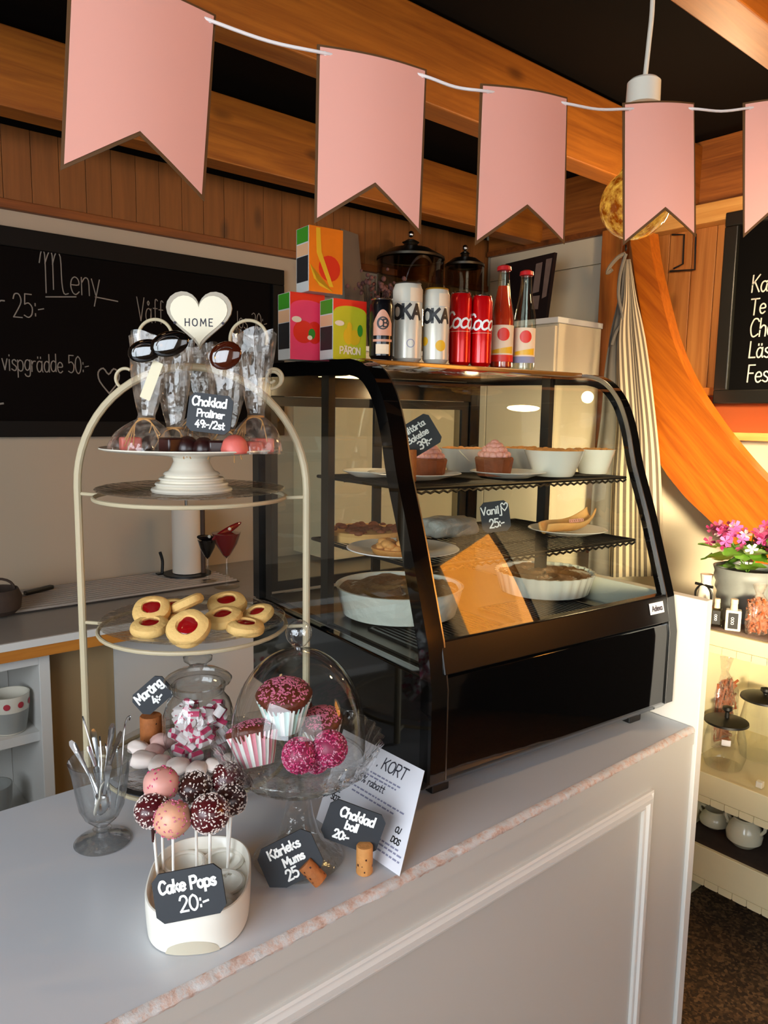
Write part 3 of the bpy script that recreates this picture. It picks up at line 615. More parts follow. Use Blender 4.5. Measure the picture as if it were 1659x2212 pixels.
def arcw(cx, cy_, r, a0, a1, r1=None, n=24):
    o = []
    for i in range(n+1):
        t = i/n; a = R(a0+(a1-a0)*t); rr = r+(((r1 if r1 is not None else r)-r)*t)
        o.append(loc_s(spt(cx+rr*math.cos(a), cy_-rr*math.sin(a), .004)))
    return o
for args in ((335, 726, 36, -10, 200), (537, 732, 40, -20, 190)): mk('scroll_wire', MB().tube(arcw(*args), .0026, 8), M['ivory'], st)
for args in ((272, 815, 24, 250, 60, 18), (590, 815, 22, -70, 130, 17)): mk('scroll_wire', MB().tube(arcw(*args), .0026, 8), M['ivory'], st)
mk('scroll_wire', MB().tube(arcw(588, 818, 22, -100, 330, 6, 40), .0026, 8), M['ivory'], st)
hc = spt(430, 693, -.006); k_ = depth(hc)/FPX
def heart(w_, h_, n=40):
    o = []
    for i in range(n):
        t = 2*math.pi*i/n
        o.append((16*math.sin(t)**3/16*w_/2, (13*math.cos(t)-5*math.cos(2*t)-2*math.cos(3*t)-math.cos(4*t)+2.5)/14.5*h_/2))
    return o
hm = Matrix.Translation(-V((S0.x, S0.y, ZT))) @ frame(hc, SR, (0, 0, 1))
bh = MB().prism(heart(142*k_, 124*k_), (1, 0, 0), (0, 0, 1), (0, .005, 0)).xf(hm); h_o = mk('heart_plaque', bh, plain('heart_border', '#a49a88', .6), st, 30)
bh = MB().prism(heart(124*k_, 106*k_), (1, 0, 0), (0, 0, 1), (0, .0012, 0), (0, -.0012, 0)).xf(hm); mk('plaque_face', bh, plain('heart_face', '#e3dac0', .6), h_o, 30)
b = MB(); write(b, 'HOME', 0, -.008, 15*k_, 2.2*k_, -.0016, sp=4.5)
for s_ in (-1, 1): b.prism([(s_*52*k_+3*k_*math.cos(a*.6), -.0035+3*k_*math.sin(a*.6)) for a in range(10)], (1, 0, 0), (0, 0, 1), (0, -.0004, 0), (0, -.0014, 0))
mk('plaque_lettering', b.xf(hm), M['ink'], h_o, 0)
# ------------------------------------------------------------------ ceramic cake stand on the top plate
zb = PZ1+.0045
cs = thing('ceramic_cake_stand', 'cream ceramic pedestal dish standing on the top glass tier', 'cake stand', (S0.x, S0.y, zb))
hP = sz(978)-zb
def pr_(l): return [(r_*kS, z) for r_, z in l]
h1 = sz(1040)-sz(1078)
mk('pedestal', MB().lathe(pr_([(0, 0), (80, 0), (82, .003), (80, .006), (75, .007), (71, .0095), (74, .012), (72, .0145), (64, .0158), (62, .018), (66, .020), (64, .0225), (55, .0238), (53, .026), (57, .028), (54, .031), (47, .033), (42, hP*.62), (36, hP*.78), (38, hP*.88), (60, hP*.95), (0, hP*.96)]), 48), M['porc'], cs)
mk('dish', MB().lathe(pr_([(0, hP*.955), (60, hP*.95), (120, hP*.985), (172, hP+.004), (179, hP+.0065), (178, hP+.0085), (170, hP+.007), (110, hP+.001), (0, hP)]), 56), M['porc'], cs)
ZD = zb+hP+.002
# ------------------------------------------------------------------ cellophane praline bags
def bag(px, back, bw, py_p, tx, ty, tw, label, seed):
    rn = random.Random(seed); c = S0+SF*back; c = V((0, 0, 0))+c; base_ = spt(px, 960, back); base_.z = ZD
    pin = spt((px*.45+tx*.55), py_p, back); tp = spt(tx, ty, back)
    t = thing('praline_bag', label, 'sweet bag', base_, group='cellophane bags of pralines')
    pz = pin.z-ZD; tz = tp.z-ZD; d1 = (pin-base_); d1.z = 0; d2 = (tp-base_); d2.z = 0
    bwm = bw*kS; twm = tw*kS; ph = [rn.uniform(0, 6.28) for _ in range(6)]; n = 44
    def fn(u, v):
        a = 2*math.pi*u
        if v < .5:
            q = v/.5; r_ = bwm*(.92+.10*math.sin(q*2.0))*(1-q**2.2)+.010*q**2.2; z = pz*(q**.9)+.002; off = d1*q; fl = .62+.3*(1-q)
        else:
            q = (v-.5)/.5; r_ = .010+(twm-.010)*(q**.7); z = pz+(tz-pz)*q; off = d1+(d2-d1)*q; fl = .45
        amp = .05+.16*abs(v-.5)
        w_ = 1+amp*(math.sin(5*a+ph[0]+v*6)+.7*math.sin(9*a+ph[1]-v*9)+.5*math.sin(14*a+ph[2]+v*5))*.55
        z += .006*math.sin(3*a+ph[3])*max(0, v-.7)*3
        p = SR*(r_*w_*math.cos(a))+SF*(r_*w_*math.sin(a)*fl)+V((0, 0, z))+off
        return p
    b = MB().grid(n, 22, fn, closed_u=True); b.f.append(tuple(range(n-1, -1, -1))); b.m.append(0)
    mk('cellophane', b, M['cell'], t, 60)
    tie = MB().tube([d1+V((0, 0, pz))+SR*(.0115*math.cos(a*.5))+SF*(.008*math.sin(a*.5)) for a in range(13)], .002, 6, closed=True)
    for k in range(11):
        sgn = rn.choice((-1, 1)); e = d1+V((0, 0, pz))
        tie.tube(cat([e-SF*.010, e-SF*.014+SR*sgn*.012+V((0, 0, -.006)), e-SF*.016+SR*(sgn*rn.uniform(.008, .03))+V((0, 0, -rn.uniform(.02, .05)))], 4), .0009, 5)
    mk('raffia_tie', tie, M['raffia'], t)
    return t
bag(300, -.055, 62, 905, 330, 722, 46, 'cellophane praline bag at the left with a pink square inside', 1)
bag(385, -.035, 56, 925, 372, 735, 44, 'cellophane praline bag in front left with long raffia tails', 2)
bag(440, .07, 60, 890, 432, 745, 46, 'cellophane praline bag standing behind the others below the heart', 3)
bag(488, -.045, 58, 930, 492, 765, 46, 'cellophane praline bag behind the price tag for pralines', 4)
bag(555, -.05, 52, 900, 550, 715, 40, 'cellophane praline bag at the right edge of the ceramic dish', 5)
def praline(px, back, sx, mat, label, rz, dome=False):
    sx *= 1.4
    p = spt(px, 960, back); p.z = ZD+.0022
    b = MB()
    if dome: b.lathe([(0, 0), (sx*.6, 0), (sx*.62, sx*.2), (sx*.5, sx*.6), (sx*.25, sx*.8), (0, sx*.85)], 16)
    else: b.box(-sx*.55, sx*.55, -sx*.5, sx*.5, 0, sx*.75)
    o = mk('praline', b, M[mat], None, 40, bevel=.003); o.location = p; o.rotation_euler = (0, 0, rz)
    tag(o, label, 'praline', 'pralines in the bags')
M['pral_p'] = plain('pink_praline', '#d9685c', .45, var=.1, vs=60); M['pral_d'] = plain('dark_praline', '#2a0f0d', .3)
for px, bk, s_, m_, lb, d_ in ((282, -.045, .020, 'pral_p', 'pink square praline in the left bag', 0), (262, .01, .018, 'pral_d', 'dark praline at the far left of the ceramic dish', 1), (325, -.03, .020, 'pral_d', 'dark praline beside the pink one in the left bag', 1),
    (372, -.075, .021, 'pral_d', 'dark square praline at the front of the second bag', 0), (405, -.07, .021, 'pral_d', 'domed dark praline in the second bag', 1), (440, -.075, .020, 'pral_d', 'dark praline below the praline price tag', 1), (470, -.08, .018, 'pral_d', 'small dark praline beside the pink domed one', 0),
    (507, -.085, .024, 'pral_p', 'pink domed praline at the front right of the dish', 1), (565, -.035, .021, 'pral_p', 'pink square praline in the right bag', 0), (545, -.06, .017, 'pral_p', 'small pink praline between the two right bags', 0)):
    praline(px, bk, s_, m_, lb, px*.3, d_)
def seal(px, py, back, w_, h_, roll, mat, label):
    c = spt(px, py, back); t = thing('oval_seal', label, 'seal', M=frame(c, SR*math.cos(R(roll))+V((0, 0, math.sin(R(roll)))), V((0, 0, 1))*math.cos(R(roll))-SR*math.sin(R(roll))))
    t['group'] = 'oval seals on the bags'
    a, c_ = w_*kS/2, h_*kS/2
    mk('seal_disc', MB().sphere((0, 0, 0), 1, 28, 10, (a, .006, c_)), mat, t)
    b = MB(); b.tube([(a*.62*math.cos(q*.2+.4), -.0058+.001*abs(math.cos(q*.2+.4)), c_*.55*math.sin(q*.2+.4)) for q in range(14)], .0007, 5); mk('seal_lettering', b, M['silver'], t)
M['seal_k'] = plain('seal_black', '#050404', .06, coat=1.0); M['seal_b'] = plain('seal_tortoise', '#3a1105', .06, coat=1.0, var=.6, vs=30)
seal(313, 758, -.095, 66, 42, 14, M['seal_k'], 'glossy black oval seal on the left praline bag')
seal(366, 743, -.10, 74, 46, 16, M['seal_k'], 'glossy black oval seal on the second praline bag')
seal(487, 768, -.105, 62, 50, 25, M['seal_b'], 'glossy brown oval seal on the praline bag right of the heart')
cc = spt(327, 822, -.085)
o = mk('paper_tag', MB().prism(rrect(20*kS, 74*kS, 2*kS), (1, 0, 0), (0, 0, 1), (0, .0006, 0)), plain('tag_paper', '#ddd3b4', .7), None, 0)
o.matrix_world = frame(cc, SR*.93+V((0, 0, -.37)), SR*.37+V((0, 0, .93))); tag(o, 'slim cream paper tag hanging on a praline bag', 'tag')
# ------------------------------------------------------------------ slate price signs
def sign(name, label, c, w_, h_, roll, tilt, yaw, lines, cut=.13, holder=None):
    rt = Matrix.Rotation(R(yaw), 3, 'Z') @ SR; bk = Matrix.Rotation(R(yaw), 3, 'Z') @ SF
    up = V((0, 0, math.cos(R(tilt))))+bk*math.sin(R(tilt)); r_ = R(roll)
    t = thing(name, label, 'price sign', M=frame(c, rt*math.cos(r_)+up*math.sin(r_), up*math.cos(r_)-rt*math.sin(r_)))
    mk('slate', MB().prism(octo(w_, h_, h_*cut), (1, 0, 0), (0, 0, 1), (0, .003, 0)), M['slate'], t, 0)
    b = MB()
    for txt, x, z, hh, wd in lines: write(b, txt, x*w_, z*h_, hh*h_, wd*h_*.86, -.0007, jit=.03, fit=min(text_w(txt)*hh*h_/10, w_*(.80 if len(txt) > 4 else .5)))
    mk('chalk_lettering', b, M['pen'], t, 0); return t
c = spt(453, 893, -.125); k1 = depth(c)/FPX
sign('price_sign', 'black price sign for chocolate pralines among the cellophane bags', c, 96*k1, 84*k1, -6, 8, 0, [('Choklad', -.03, .18, .22, .055), ('Praliner', .03, -.10, .18, .045), ('49:-/2st', .04, -.38, .18, .045)])
# ------------------------------------------------------------------ jam cookies
def cookie(px, py, z, r_px, tilt, tdir, label):
    p = onz(px, py, z); r_ = r_px*depth(p)/FPX; rn = random.Random(px)
    t = thing('jam_cookie', label, 'cookie', p, group='jam thumbprint cookies')
    t.rotation_euler = (Matrix.Rotation(R(tilt), 3, Matrix.Rotation(R(tdir), 3, 'Z') @ SR)).to_euler()
    h_ = r_*.62; rip = lambda i, zz: 1+.025*math.sin(i*.9+px)+.02*math.sin(i*.4+px*2)
    mk('biscuit', MB().lathe([(0, -h_*.5), (r_*.78, -h_*.5), (r_*.97, -h_*.28), (r_, 0), (r_*.93, h_*.3), (r_*.75, h_*.48), (r_*.52, h_*.5), (r_*.40, h_*.25), (0, h_*.15)], 26, rip=rip), M['cookie'], t)
    mk('jam', MB().lathe([(r_*.47, h_*.36), (r_*.40, h_*.42), (r_*.2, h_*.44), (0, h_*.45)], 22, rip=lambda i, zz: 1+.10*math.sin(i*.85+px)+.05*math.sin(i*1.9)), M['jam'], t)
Zc = PZ2+.018
for a in ((324, 1353, Zc, 42, 12, 0, 'jam cookie leaning at the left below another on the glass plate'), (482, 1334, Zc+.006, 42, 14, -20, 'jam cookie in the middle right of the glass plate'),
          (530, 1354, Zc-.004, 42, 8, 60, 'flat jam cookie at the front right of the glass plate'), (557, 1327, Zc+.004, 36, 20, -40, 'jam cookie at the far right edge of the glass plate'),
          (490, 1304, Zc+.008, 43, 16, 0, 'jam cookie at the back right of the glass plate'), (372, 1312, Zc, 34, 10, 0, 'half hidden jam cookie at the back of the pile'), (398, 1335, Zc, 36, 5, 0, 'plain looking cookie behind the front one'),
          (328, 1318, Zc+.016, 41, 30, 10, 'tilted jam cookie on top of the left stack'), (404, 1303, Zc+.020, 38, -28, 70, 'tipped cookie lying on top at the back'), (407, 1357, Zc+.006, 47, 42, 0, 'large jam cookie tilted up at the front of the plate')):
    cookie(*a)
# ------------------------------------------------------------------ lower tier: candy jar, meringues, cork sign
zj = PZ3+.0045; J0 = S0+SR*(6*kS)
jr = thing('candy_jar', 'ribbed glass jar with stopper lid full of striped candy', 'jar', (J0.x, J0.y, zj))
def jz(py): return zat(J0.x, J0.y, py)-zj
ribs = lambda i, z: 1+(.022*math.cos(i*math.pi/2) if .008 < z < jz(1515) else 0)
q = kS*.985
mk('jar_body', MB().lathe([(0, 0), (50*q, 0), (62*q, .004), (71*q, .02), (75*q, jz(1590)), (74*q, jz(1540)), (66*q, jz(1512)), (56*q, jz(1500)), (54*q, jz(1494)), (58*q, jz(1488)), (58*q, jz(1478)), (54*q, jz(1474))], 64, rip=ribs), M['cut'], jr)
lid = mk('jar_lid', MB().lathe([(50*q, jz(1492)), (50*q, jz(1476)), (70*q, jz(1472)), (72*q, jz(1466)), (66*q, jz(1460)), (46*q, jz(1450)), (26*q, jz(1444)), (17*q, jz(1438)), (20*q, jz(1432)), (30*q, jz(1425)), (31*q, jz(1418)), (22*q, jz(1412)), (0, jz(1411))], 48), M['cut'], jr)
M['candy_w'] = plain('candy_white', '#f0e6e4', .45, sss=.15); M['candy_p'] = plain('candy_pink', '#d8436f', .45)
rn = random.Random(11); pieces = []
cb = MB()
for i in range(6):
    cb.mi = 1 if i in (0, 3) else 0
    a0, a1 = i*math.pi/3, (i+1)*math.pi/3
    P = [(0, 0), (math.cos(a0), math.sin(a0)), (math.cos((a0+a1)/2), math.sin((a0+a1)/2)), (math.cos(a1), math.sin(a1))]
    vs = [(x_*.0085, y_*.0085, -.009) for x_, y_ in P]+[(x_*.0085, y_*.0085, .009) for x_, y_ in P]
    cb.add(vs, [(3, 2, 1, 0), (4, 5, 6, 7), (1, 2, 6, 5), (2, 3, 7, 6)])
c0 = mk('striped_candy', cb, [M['candy_w'], M['candy_p']], None, 40); used = False
for k in range(64):
    lay = k//11; a = rn.uniform(0, 6.28); rr = 54*q*math.sqrt(rn.uniform(.25, 1))
    o = c0 if not used else c0.copy()
    if used: COL.objects.link(o)
    used = True
    o.location = (J0.x+rr*math.cos(a), J0.y+rr*math.sin(a), zj+.013+lay*.0135+rn.uniform(-.003, .003))
    o.rotation_euler = (rn.uniform(0, 3), rn.uniform(0, 3), rn.uniform(0, 3))
    tag(o, 'small pink and white striped candy inside the ribbed glass jar', 'candy', 'candies in the glass jar')
def meringue(px, py, r_px, label, mat='merengue'):
    p = onz(px, py, PZ3+.0075); r_ = r_px*1.25*depth(p)/FPX; rn = random.Random(px*3)
    f_ = [rn.uniform(0, 6) for _ in range(3)]
    b = MB().sphere((0, 0, r_*.55), r_, 20, 12, (1.1, .9, .62), lambda d: 1+.07*math.sin(4*d.x+f_[0])+.06*math.sin(5*d.y+f_[1])+.04*math.sin(9*d.z+f_[2]))
    r_ *= 1.0; o = mk('meringue', b, M[mat], None, 60); o.location = p; o.rotation_euler = (0, 0, rn.uniform(0, 3)); tag(o, label, 'meringue', 'meringues on the lower plate')
for a in ((310, 1655, 22, 'white meringue lying left on the lower glass plate'), (345, 1662, 20, 'white meringue at the front left of the lower plate'), (300, 1628, 19, 'pale meringue below the cork sign'), (352, 1617, 22, 'pink meringue between the cork and the candy jar', 'mer_pink'), (330, 1640, 20, 'pink meringue in front of the cork', 'mer_pink'),
          (385, 1668, 21, 'white meringue behind the pink cake pop'), (425, 1675, 20, 'white meringue in front of the candy jar'), (468, 1668, 20, 'white meringue at the right below the candy jar'), (500, 1655, 19, 'white meringue near the glass dome stand')):
    meringue(*a)
def cork(p0, p1, r_, label, mat, marks=True):
    p0 = V(p0); p1 = V(p1); d = p1-p0; L_ = d.length
    t = thing('wine_cork', label, 'cork', M=Matrix.Translation(p0) @ d.to_track_quat('Z', 'Y').to_matrix().to_4x4())
    mk('cork_body', MB().lathe([(0, 0), (r_*.93, 0), (r_, r_*.1), (r_, L_-r_*.1), (r_*.93, L_), (0, L_)], 24), M[mat], t)
    if marks:
        b = MB(); rn = random.Random(L_)
        for k in range(14):
            a = rn.uniform(0, 6.28); z = rn.uniform(.1, .9)*L_; e = V((math.cos(a), math.sin(a), 0)); tn = V((-e.y, e.x, 0)); s_ = rn.uniform(.0006, .0014)
            b.add([e*(r_*1.004)+tn*i*s_+V((0, 0, z+j*s_*1.3)) for i, j in ((-1, -1), (1, -1), (1, 1), (-1, 1))], [(0, 1, 2, 3)])
        mk('cork_pits', b, M['choc'], t, 0, kind='stuff')
    return t
pc0 = onz(327, 1602, PZ3+.0055); kk = depth(pc0)/FPX
cork(pc0, pc0+V((0, 0, zat(pc0.x, pc0.y, 1545)-pc0.z)), 23*kk, 'brown cork standing on the lower plate holding the tilted meringue sign', 'cork_d')
c = spt(329, 1502, (pc0-S0).dot(SF)-.002); 
sign('price_sign', 'tilted black price sign for meringues stuck in a cork', c, 84*kk, 56*kk, 42, 6, 0, [('Maräng', 0, .06, .34, .085), ('4:-', .05, -.36, .32, .085)], .2)
# ------------------------------------------------------------------ tall glass with cutlery
G0 = onz(222, 1818, ZT); kG = depth(G0)/FPX
def gz(py): return zat(G0.x, G0.y, py)-ZT
gg = thing('sundae_glass', 'footed clear sundae glass holding small cutlery', 'glass', (G0.x, G0.y, ZT+.0005))
fac = lambda i, z: 1+(.03*math.cos(i*math.pi*12/48*2) if gz(1745) < z < gz(1690) else 0)
mk('glass_body', MB().lathe([(0, 0), (57*kG, 0), (59*kG, .0015), (56*kG, .003), (30*kG, .006), (14*kG, .010), (13*kG, gz(1795)), (20*kG, gz(1789)), (13*kG, gz(1783)), (22*kG, gz(1775)), (36*kG, gz(1762)), (46*kG, gz(1740)), (53*kG, gz(1700)), (60*kG, gz(1660)), (65*kG, gz(1640)),
    (63*kG, gz(1640)), (58*kG, gz(1660)), (51*kG, gz(1700)), (43*kG, gz(1740)), (30*kG, gz(1762)), (0, gz(1768))], 48, rip=fac), M['cut'], gg)
def cutlery(tx, ty, bx, by, back, label, kind='spoon', mat='silver'):
    top = CAM+ray(tx, ty)*(depth(G0)+back); bot = V((G0.x, G0.y, 0))+SR*(bx*kG)+SF*by+V((0, 0, ZT+gz(1756)))
    d = top-bot; L_ = d.length; q_ = d.to_track_quat('Z', 'Y').to_matrix().to_4x4()
    t = thing('tea'+'spoon' if kind == 'spoon' else 'small_fork', label, kind, M=Matrix.Translation(bot) @ q_ @ Matrix.Rotation(random.uniform(0, 3), 4, 'Z'), group='cutlery in the sundae glass')
    b = MB()
    n = 16
    for i in range(n+1):
        u = i/n; z = .030+(L_-.030)*u; wd = .0016+.0036*max(0, u-.35)**1.2*(1 if u < .93 else (1-u)/.07*.9+.1)*1.6
        for s_, e in ((-1, -1), (1, -1), (1, 1), (-1, 1)): b.v.append(V((s_*wd, e*.0008+.002*math.sin(u*3), z)))
    for i in range(n):
        for k in range(4): b.f.append((4*i+k, 4*i+(k+1) % 4, 4*i+4+(k+1) % 4, 4*i+4+k)); b.m.append(0)
    b.f += [(3, 2, 1, 0), tuple(4*n+k for k in range(4))]; b.m += [0, 0]
    mk('handle', b, M[mat], t, 40)
    if kind == 'spoon': mk('spoon_bowl', MB().sphere((0, .001, .018), 1, 16, 10, (.0085, .0028, .0145)), M[mat], t)
    else:
        b = MB().sphere((0, 0, .026), 1, 12, 8, (.006, .0015, .008))
        for s_ in (-1.5, -.5, .5, 1.5): b.tube([(s_*.003, 0, .024), (s_*.0028, 0, .001)], [.0010, .0006], 5)
        mk('fork_head', b, M[mat], t)
CUT = ['metal fork handle reaching highest at the left in the sundae glass', 'metal teaspoon handle leaning over the left rim of the sundae glass', 'metal teaspoon handle leaning farthest left in the sundae glass', 'metal fork at the back left in the sundae glass', 'metal teaspoon at the back middle in the sundae glass', 'metal teaspoon rising highest right of centre in the sundae glass', 'metal fork leaning to the right in the sundae glass', 'short metal teaspoon with a broad handle end right of the cream spoon', 'short metal teaspoon with a broad handle end left of the cream spoon', 'metal fork standing upright in the middle of the sundae glass', 'metal teaspoon leaning left at the front of the sundae glass']
for k, a in enumerate(((178, 1547, 8, 0, .01), (160, 1606, 10, -.006, -.01), (152, 1600, 12, .004, 0), (200, 1575, 0, .01, .02), (215, 1590, -6, .006, .015), (243, 1562, -8, .004, .01), (262, 1580, -10, -.004, 0), (236, 1652, 2, -.010, -.02), (206, 1655, 6, -.012, -.02), (228, 1604, 14, .008, .02), (190, 1612, 12, .0, -.012))):
    cutlery(a[0], a[1], a[2], a[3], a[4], CUT[k], 'spoon' if k % 3 else 'fork')
cutlery(224, 1690, -6, -.012, -.03, 'cream handled spoon leaning at the front inside the sundae glass', 'spoon', 'porc')
# hooked wire spoon on the right of the glass
o = mk('wire_spoon', MB().tube(cat([dep(250, 1745, depth(G0)-.012), dep(262, 1660, depth(G0)-.012), dep(268, 1580, depth(G0)), dep(274, 1553, depth(G0)), dep(281, 1547, depth(G0)), dep(280, 1556, depth(G0))], 5), .0011, 6), M['silver'], None); tag(o, 'thin wire stirrer with a hooked end at the right of the sundae glass', 'stirrer')
p = onz(290, 1703, ZT+.001)
o = mk('black_card', MB().prism(rrect(.034, .05, .003), (1, 0, 0), (0, 1, 0), (0, 0, .0015)), M['black_m'], None, 0); o.location = p-V((0, 0, .0005)); o.rotation_euler = (0, 0, .5); tag(o, 'small black card lying behind the sundae glass', 'card')
# ------------------------------------------------------------------ egg tray with cake pops
ZR = ZT+.046
Fp, Bp = onz(413, 1984, ZR), onz(447, 1806, ZR); Lp_, Rp_ = onz(303, 1905, ZR), onz(528, 1890, ZR)
TL_ = (Bp-Fp).length; TWd = (Rp_-Lp_).length; ax_ = (Bp-Fp).normalized(); T0 = (Fp+Bp)/2; T0.z = ZT+.0005
tr_ = thing('egg_tray', 'white oval egg tray used as a cake pop holder', 'egg tray', T0, math.atan2(ax_.y, ax_.x))
HA, HB = TL_/2, TWd/2                    # local X = long axis (away), Y = left
def sup(a, s=1.0, n=2.6):
    c_, s_ = math.cos(a), math.sin(a)
    return (math.copysign(abs(c_)**(2/n), c_)*HA*s, math.copysign(abs(s_)**(2/n), s_)*HB*s)
wells = [(HA*(-.56+.56*i), HB*.45*s_*(1 if i == 1 else .86)) for i in range(3) for s_ in (-1, 1)]
def hgt(x, y):
    z = .031
    for wx, wy in wells:
        d = math.hypot(x-wx, y-wy)/(HB*.42)
        if d < 1: z = min(z, .032-.018*(1-d*d)**.6)
    return z
b = MB(); nA, nR = 72, 30
def trf(u, v):
    a = 2*math.pi*u
    if v < .72:                           # top surface from centre out
        s_ = .93*(v/.72); x_, y_ = sup(a, max(s_, .001)); return (x_, y_, hgt(x_, y_))
    q = (v-.72)/.28
    pf = [(.945, .0455), (.965, .047), (.99, .0465), (1.0, .044), (1.0, .03), (.985, .012), (.972, .001), (.9, 0)]
    i = min(int(q*7.999), 7); s_, z = pf[i]; x_, y_ = sup(a, s_); return (x_, y_, z)
rows = [i/29*.7199 for i in range(30)]+[.72+.28*(i+.2)/8 for i in range(8)]
b0 = len(b.v)
for v in rows:
    for i in range(nA): b.v.append(V(trf(i/nA, v)))
for j in range(len(rows)-1):
    for i in range(nA): b.f.append((j*nA+i, j*nA+(i+1) % nA, (j+1)*nA+(i+1) % nA, (j+1)*nA+i)); b.m.append(0)
mk('tray_body', b, M['melamine'], tr_, 50)
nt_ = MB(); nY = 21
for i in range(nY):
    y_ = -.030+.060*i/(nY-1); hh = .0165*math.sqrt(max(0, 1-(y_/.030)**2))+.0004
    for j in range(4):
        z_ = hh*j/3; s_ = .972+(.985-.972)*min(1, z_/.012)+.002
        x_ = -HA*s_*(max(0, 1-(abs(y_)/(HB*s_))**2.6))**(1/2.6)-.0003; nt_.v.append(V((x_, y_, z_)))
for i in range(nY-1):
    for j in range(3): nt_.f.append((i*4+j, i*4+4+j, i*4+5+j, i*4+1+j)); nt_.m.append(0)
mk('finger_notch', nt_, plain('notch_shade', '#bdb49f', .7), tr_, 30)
for wx, wy in wells:
    mk('egg_cup_rim', MB().tube([(wx+HB*.40*math.cos(a*math.pi/14), wy+HB*.40*math.sin(a*math.pi/14), .0315) for a in range(28)], .0028, 8, closed=True), M['melamine'], tr_)
def sprinkles(b, c, r_, n, rn, sz_=.0011, ln=2.2, zmin=-1.0):
    k = 0
    while k < n:
        d = V((rn.gauss(0, 1), rn.gauss(0, 1), rn.gauss(0, 1))).normalized()
        if d.z < zmin: continue
        t = d.orthogonal().normalized(); t = (Matrix.Rotation(rn.uniform(0, 6.28), 3, d) @ t); u = d.cross(t)
        b.obox(V(c)+d*(r_+sz_*.3), t*sz_*ln*.5, u*sz_*.5, d*sz_*.5); k += 1
    return b
def cake_pop(px, py, r_px, bx, by, mat, smat, n, label, drip=None):
    bp = onz(bx, by, ZT+.030); z = zat(bp.x, bp.y, py)
    top = CAM+ray(px, py)*depth((bp.x, bp.y, z)); r_ = r_px*depth(top)/FPX; rn = random.Random(px+py)
    t = thing('cake_pop', label, 'cake pop', bp, group='cake pops in the egg tray'); tl = top-bp
    ph = rn.uniform(0, 6)
    mk('cake_ball', MB().sphere(tl, r_, 28, 18, (1, 1, .96), lambda d: 1+.02*math.sin(5*d.x+ph)+.02*math.sin(6*d.z+ph)), M[mat], t)
    mk('stick', MB().tube([(0, 0, -.009), tl-V((0, 0, r_*.8))], .0019, 8), M['stick'], t)
    if smat: mk('sprinkles', sprinkles(MB(), tl, r_, n, rn), M[smat], t, 0, kind='stuff')
    if drip: mk('glaze_drip', MB().tube([tl-V((0, 0, r_*.9)), tl-V((0, 0, r_*1.9))], [.003, .0022], 8), M['choc'], t)
    return t
cake_pop(348, 1694, 38, 353, 1880, 'pinkpop', 'spr_r', 60, 'pale pink glazed cake pop at the back left')
cake_pop(422, 1702, 36, 425, 1868, 'choc', 'spr_w', 260, 'dark cake pop with white sprinkles in the back middle')
cake_pop(491, 1684, 37, 492, 1850, 'choc_red', 'spr_w', 230, 'dark red cake pop rising highest at the back right')
cake_pop(499, 1728, 34, 490, 1880, 'choc', 'spr_w', 240, 'dark sprinkled cake pop at the far right')
cake_pop(330, 1750, 38, 343, 1905, 'choc_red', 'spr_w', 230, 'dark red sprinkled cake pop at the far left', True)
cake_pop(453, 1757, 42, 453, 1925, 'choc_red', 'spr_w', 330, 'dark red cake pop thick with sprinkles in front right')
cake_pop(373, 1770, 40, 375, 1935, 'peach', 'spr_p', 120, 'peach coloured cake pop in front')
c = onz(417, 1984, ZT+.046); kc = depth(c)/FPX; c = CAM+ray(408, 1931)*(depth(c)-.002); kc = depth(c)/FPX
sign('price_sign', 'black Cake Pops price sign leaning in the egg tray', c, 152*kc, 103*kc, 11.5, 14, 0, [('Cake Pops', 0, .10, .24, .062), ('20:-', .06, -.32, .30, .05)], .15)
# ------------------------------------------------------------------ glass dome on pedestal
D0 = onz(645, 1852, ZT); kD = depth(D0)/FPX
def dz(py): return zat(D0.x, D0.y, py)-ZT
dm = thing('domed_cake_stand', 'clear glass pedestal cake stand with tall glass dome', 'cake stand', (D0.x, D0.y, ZT+.0005))
q = kD*.985
mk('pedestal_foot', MB().lathe([(0, 0), (97*q, 0), (99*q, .002), (95*q, .0045), (70*q, .012), (46*q, dz(1805)), (33*q, dz(1765)), (25*q, dz(1720)), (23*q, dz(1700)), (27*q, dz(1694)), (23*q, dz(1688)), (36*q, dz(1682)), (0, dz(1680))], 48), M['thick'], dm)
zp = dz(1652)
sc_ = lambda i, z: 1+(.022*math.cos(i*2*math.pi*30/120) if z > dz(1650) else 0)
mk('scalloped_plate', MB().lathe([(0, dz(1682)), (60*q, dz(1681)), (130*q, dz(1664)), (160*q, dz(1640)), (172*q, dz(1608)), (182*q, dz(1594)), (179*q, dz(1592)), (166*q, dz(1608)), (152*q, dz(1637)), (125*q, dz(1653)), (60*q, zp), (0, zp)], 120, rip=sc_), M['thick'], dm)
R0 = 142*q; z0d = dz(1640); zt_d = dz(1402)
prof = [(R0+.001, z0d)]+[(R0, z0d+(zt_d-z0d)*.25)]+[(R0*math.cos(R(a)), z0d+(zt_d-z0d)*(.25+.75*math.sin(R(a)))) for a in range(6, 90, 6)]+[(10*q, zt_d)]
do = mk('glass_dome', MB().lathe(prof, 64), M['glass'], dm, 60)
mk('dome_rim', MB().tube([(R0*math.cos(a*math.pi/24), R0*math.sin(a*math.pi/24), z0d) for a in range(48)], .0022, 8, closed=True), M['thick'], do)
zk = dz(1368)
mk('dome_knob', MB().lathe([(10*q, zt_d-.001), (9*q, zt_d+.004), (16*q, zk-.016)]+[(28*q*math.cos(R(a)), zk+28*q*math.sin(R(a))) for a in range(-50, 90, 10)]+[(0, zk+28*q)], 32), M['thick'], do)
ZP = ZT+zp+.001
def dpx(px, py, z): return onz(px, py, z)
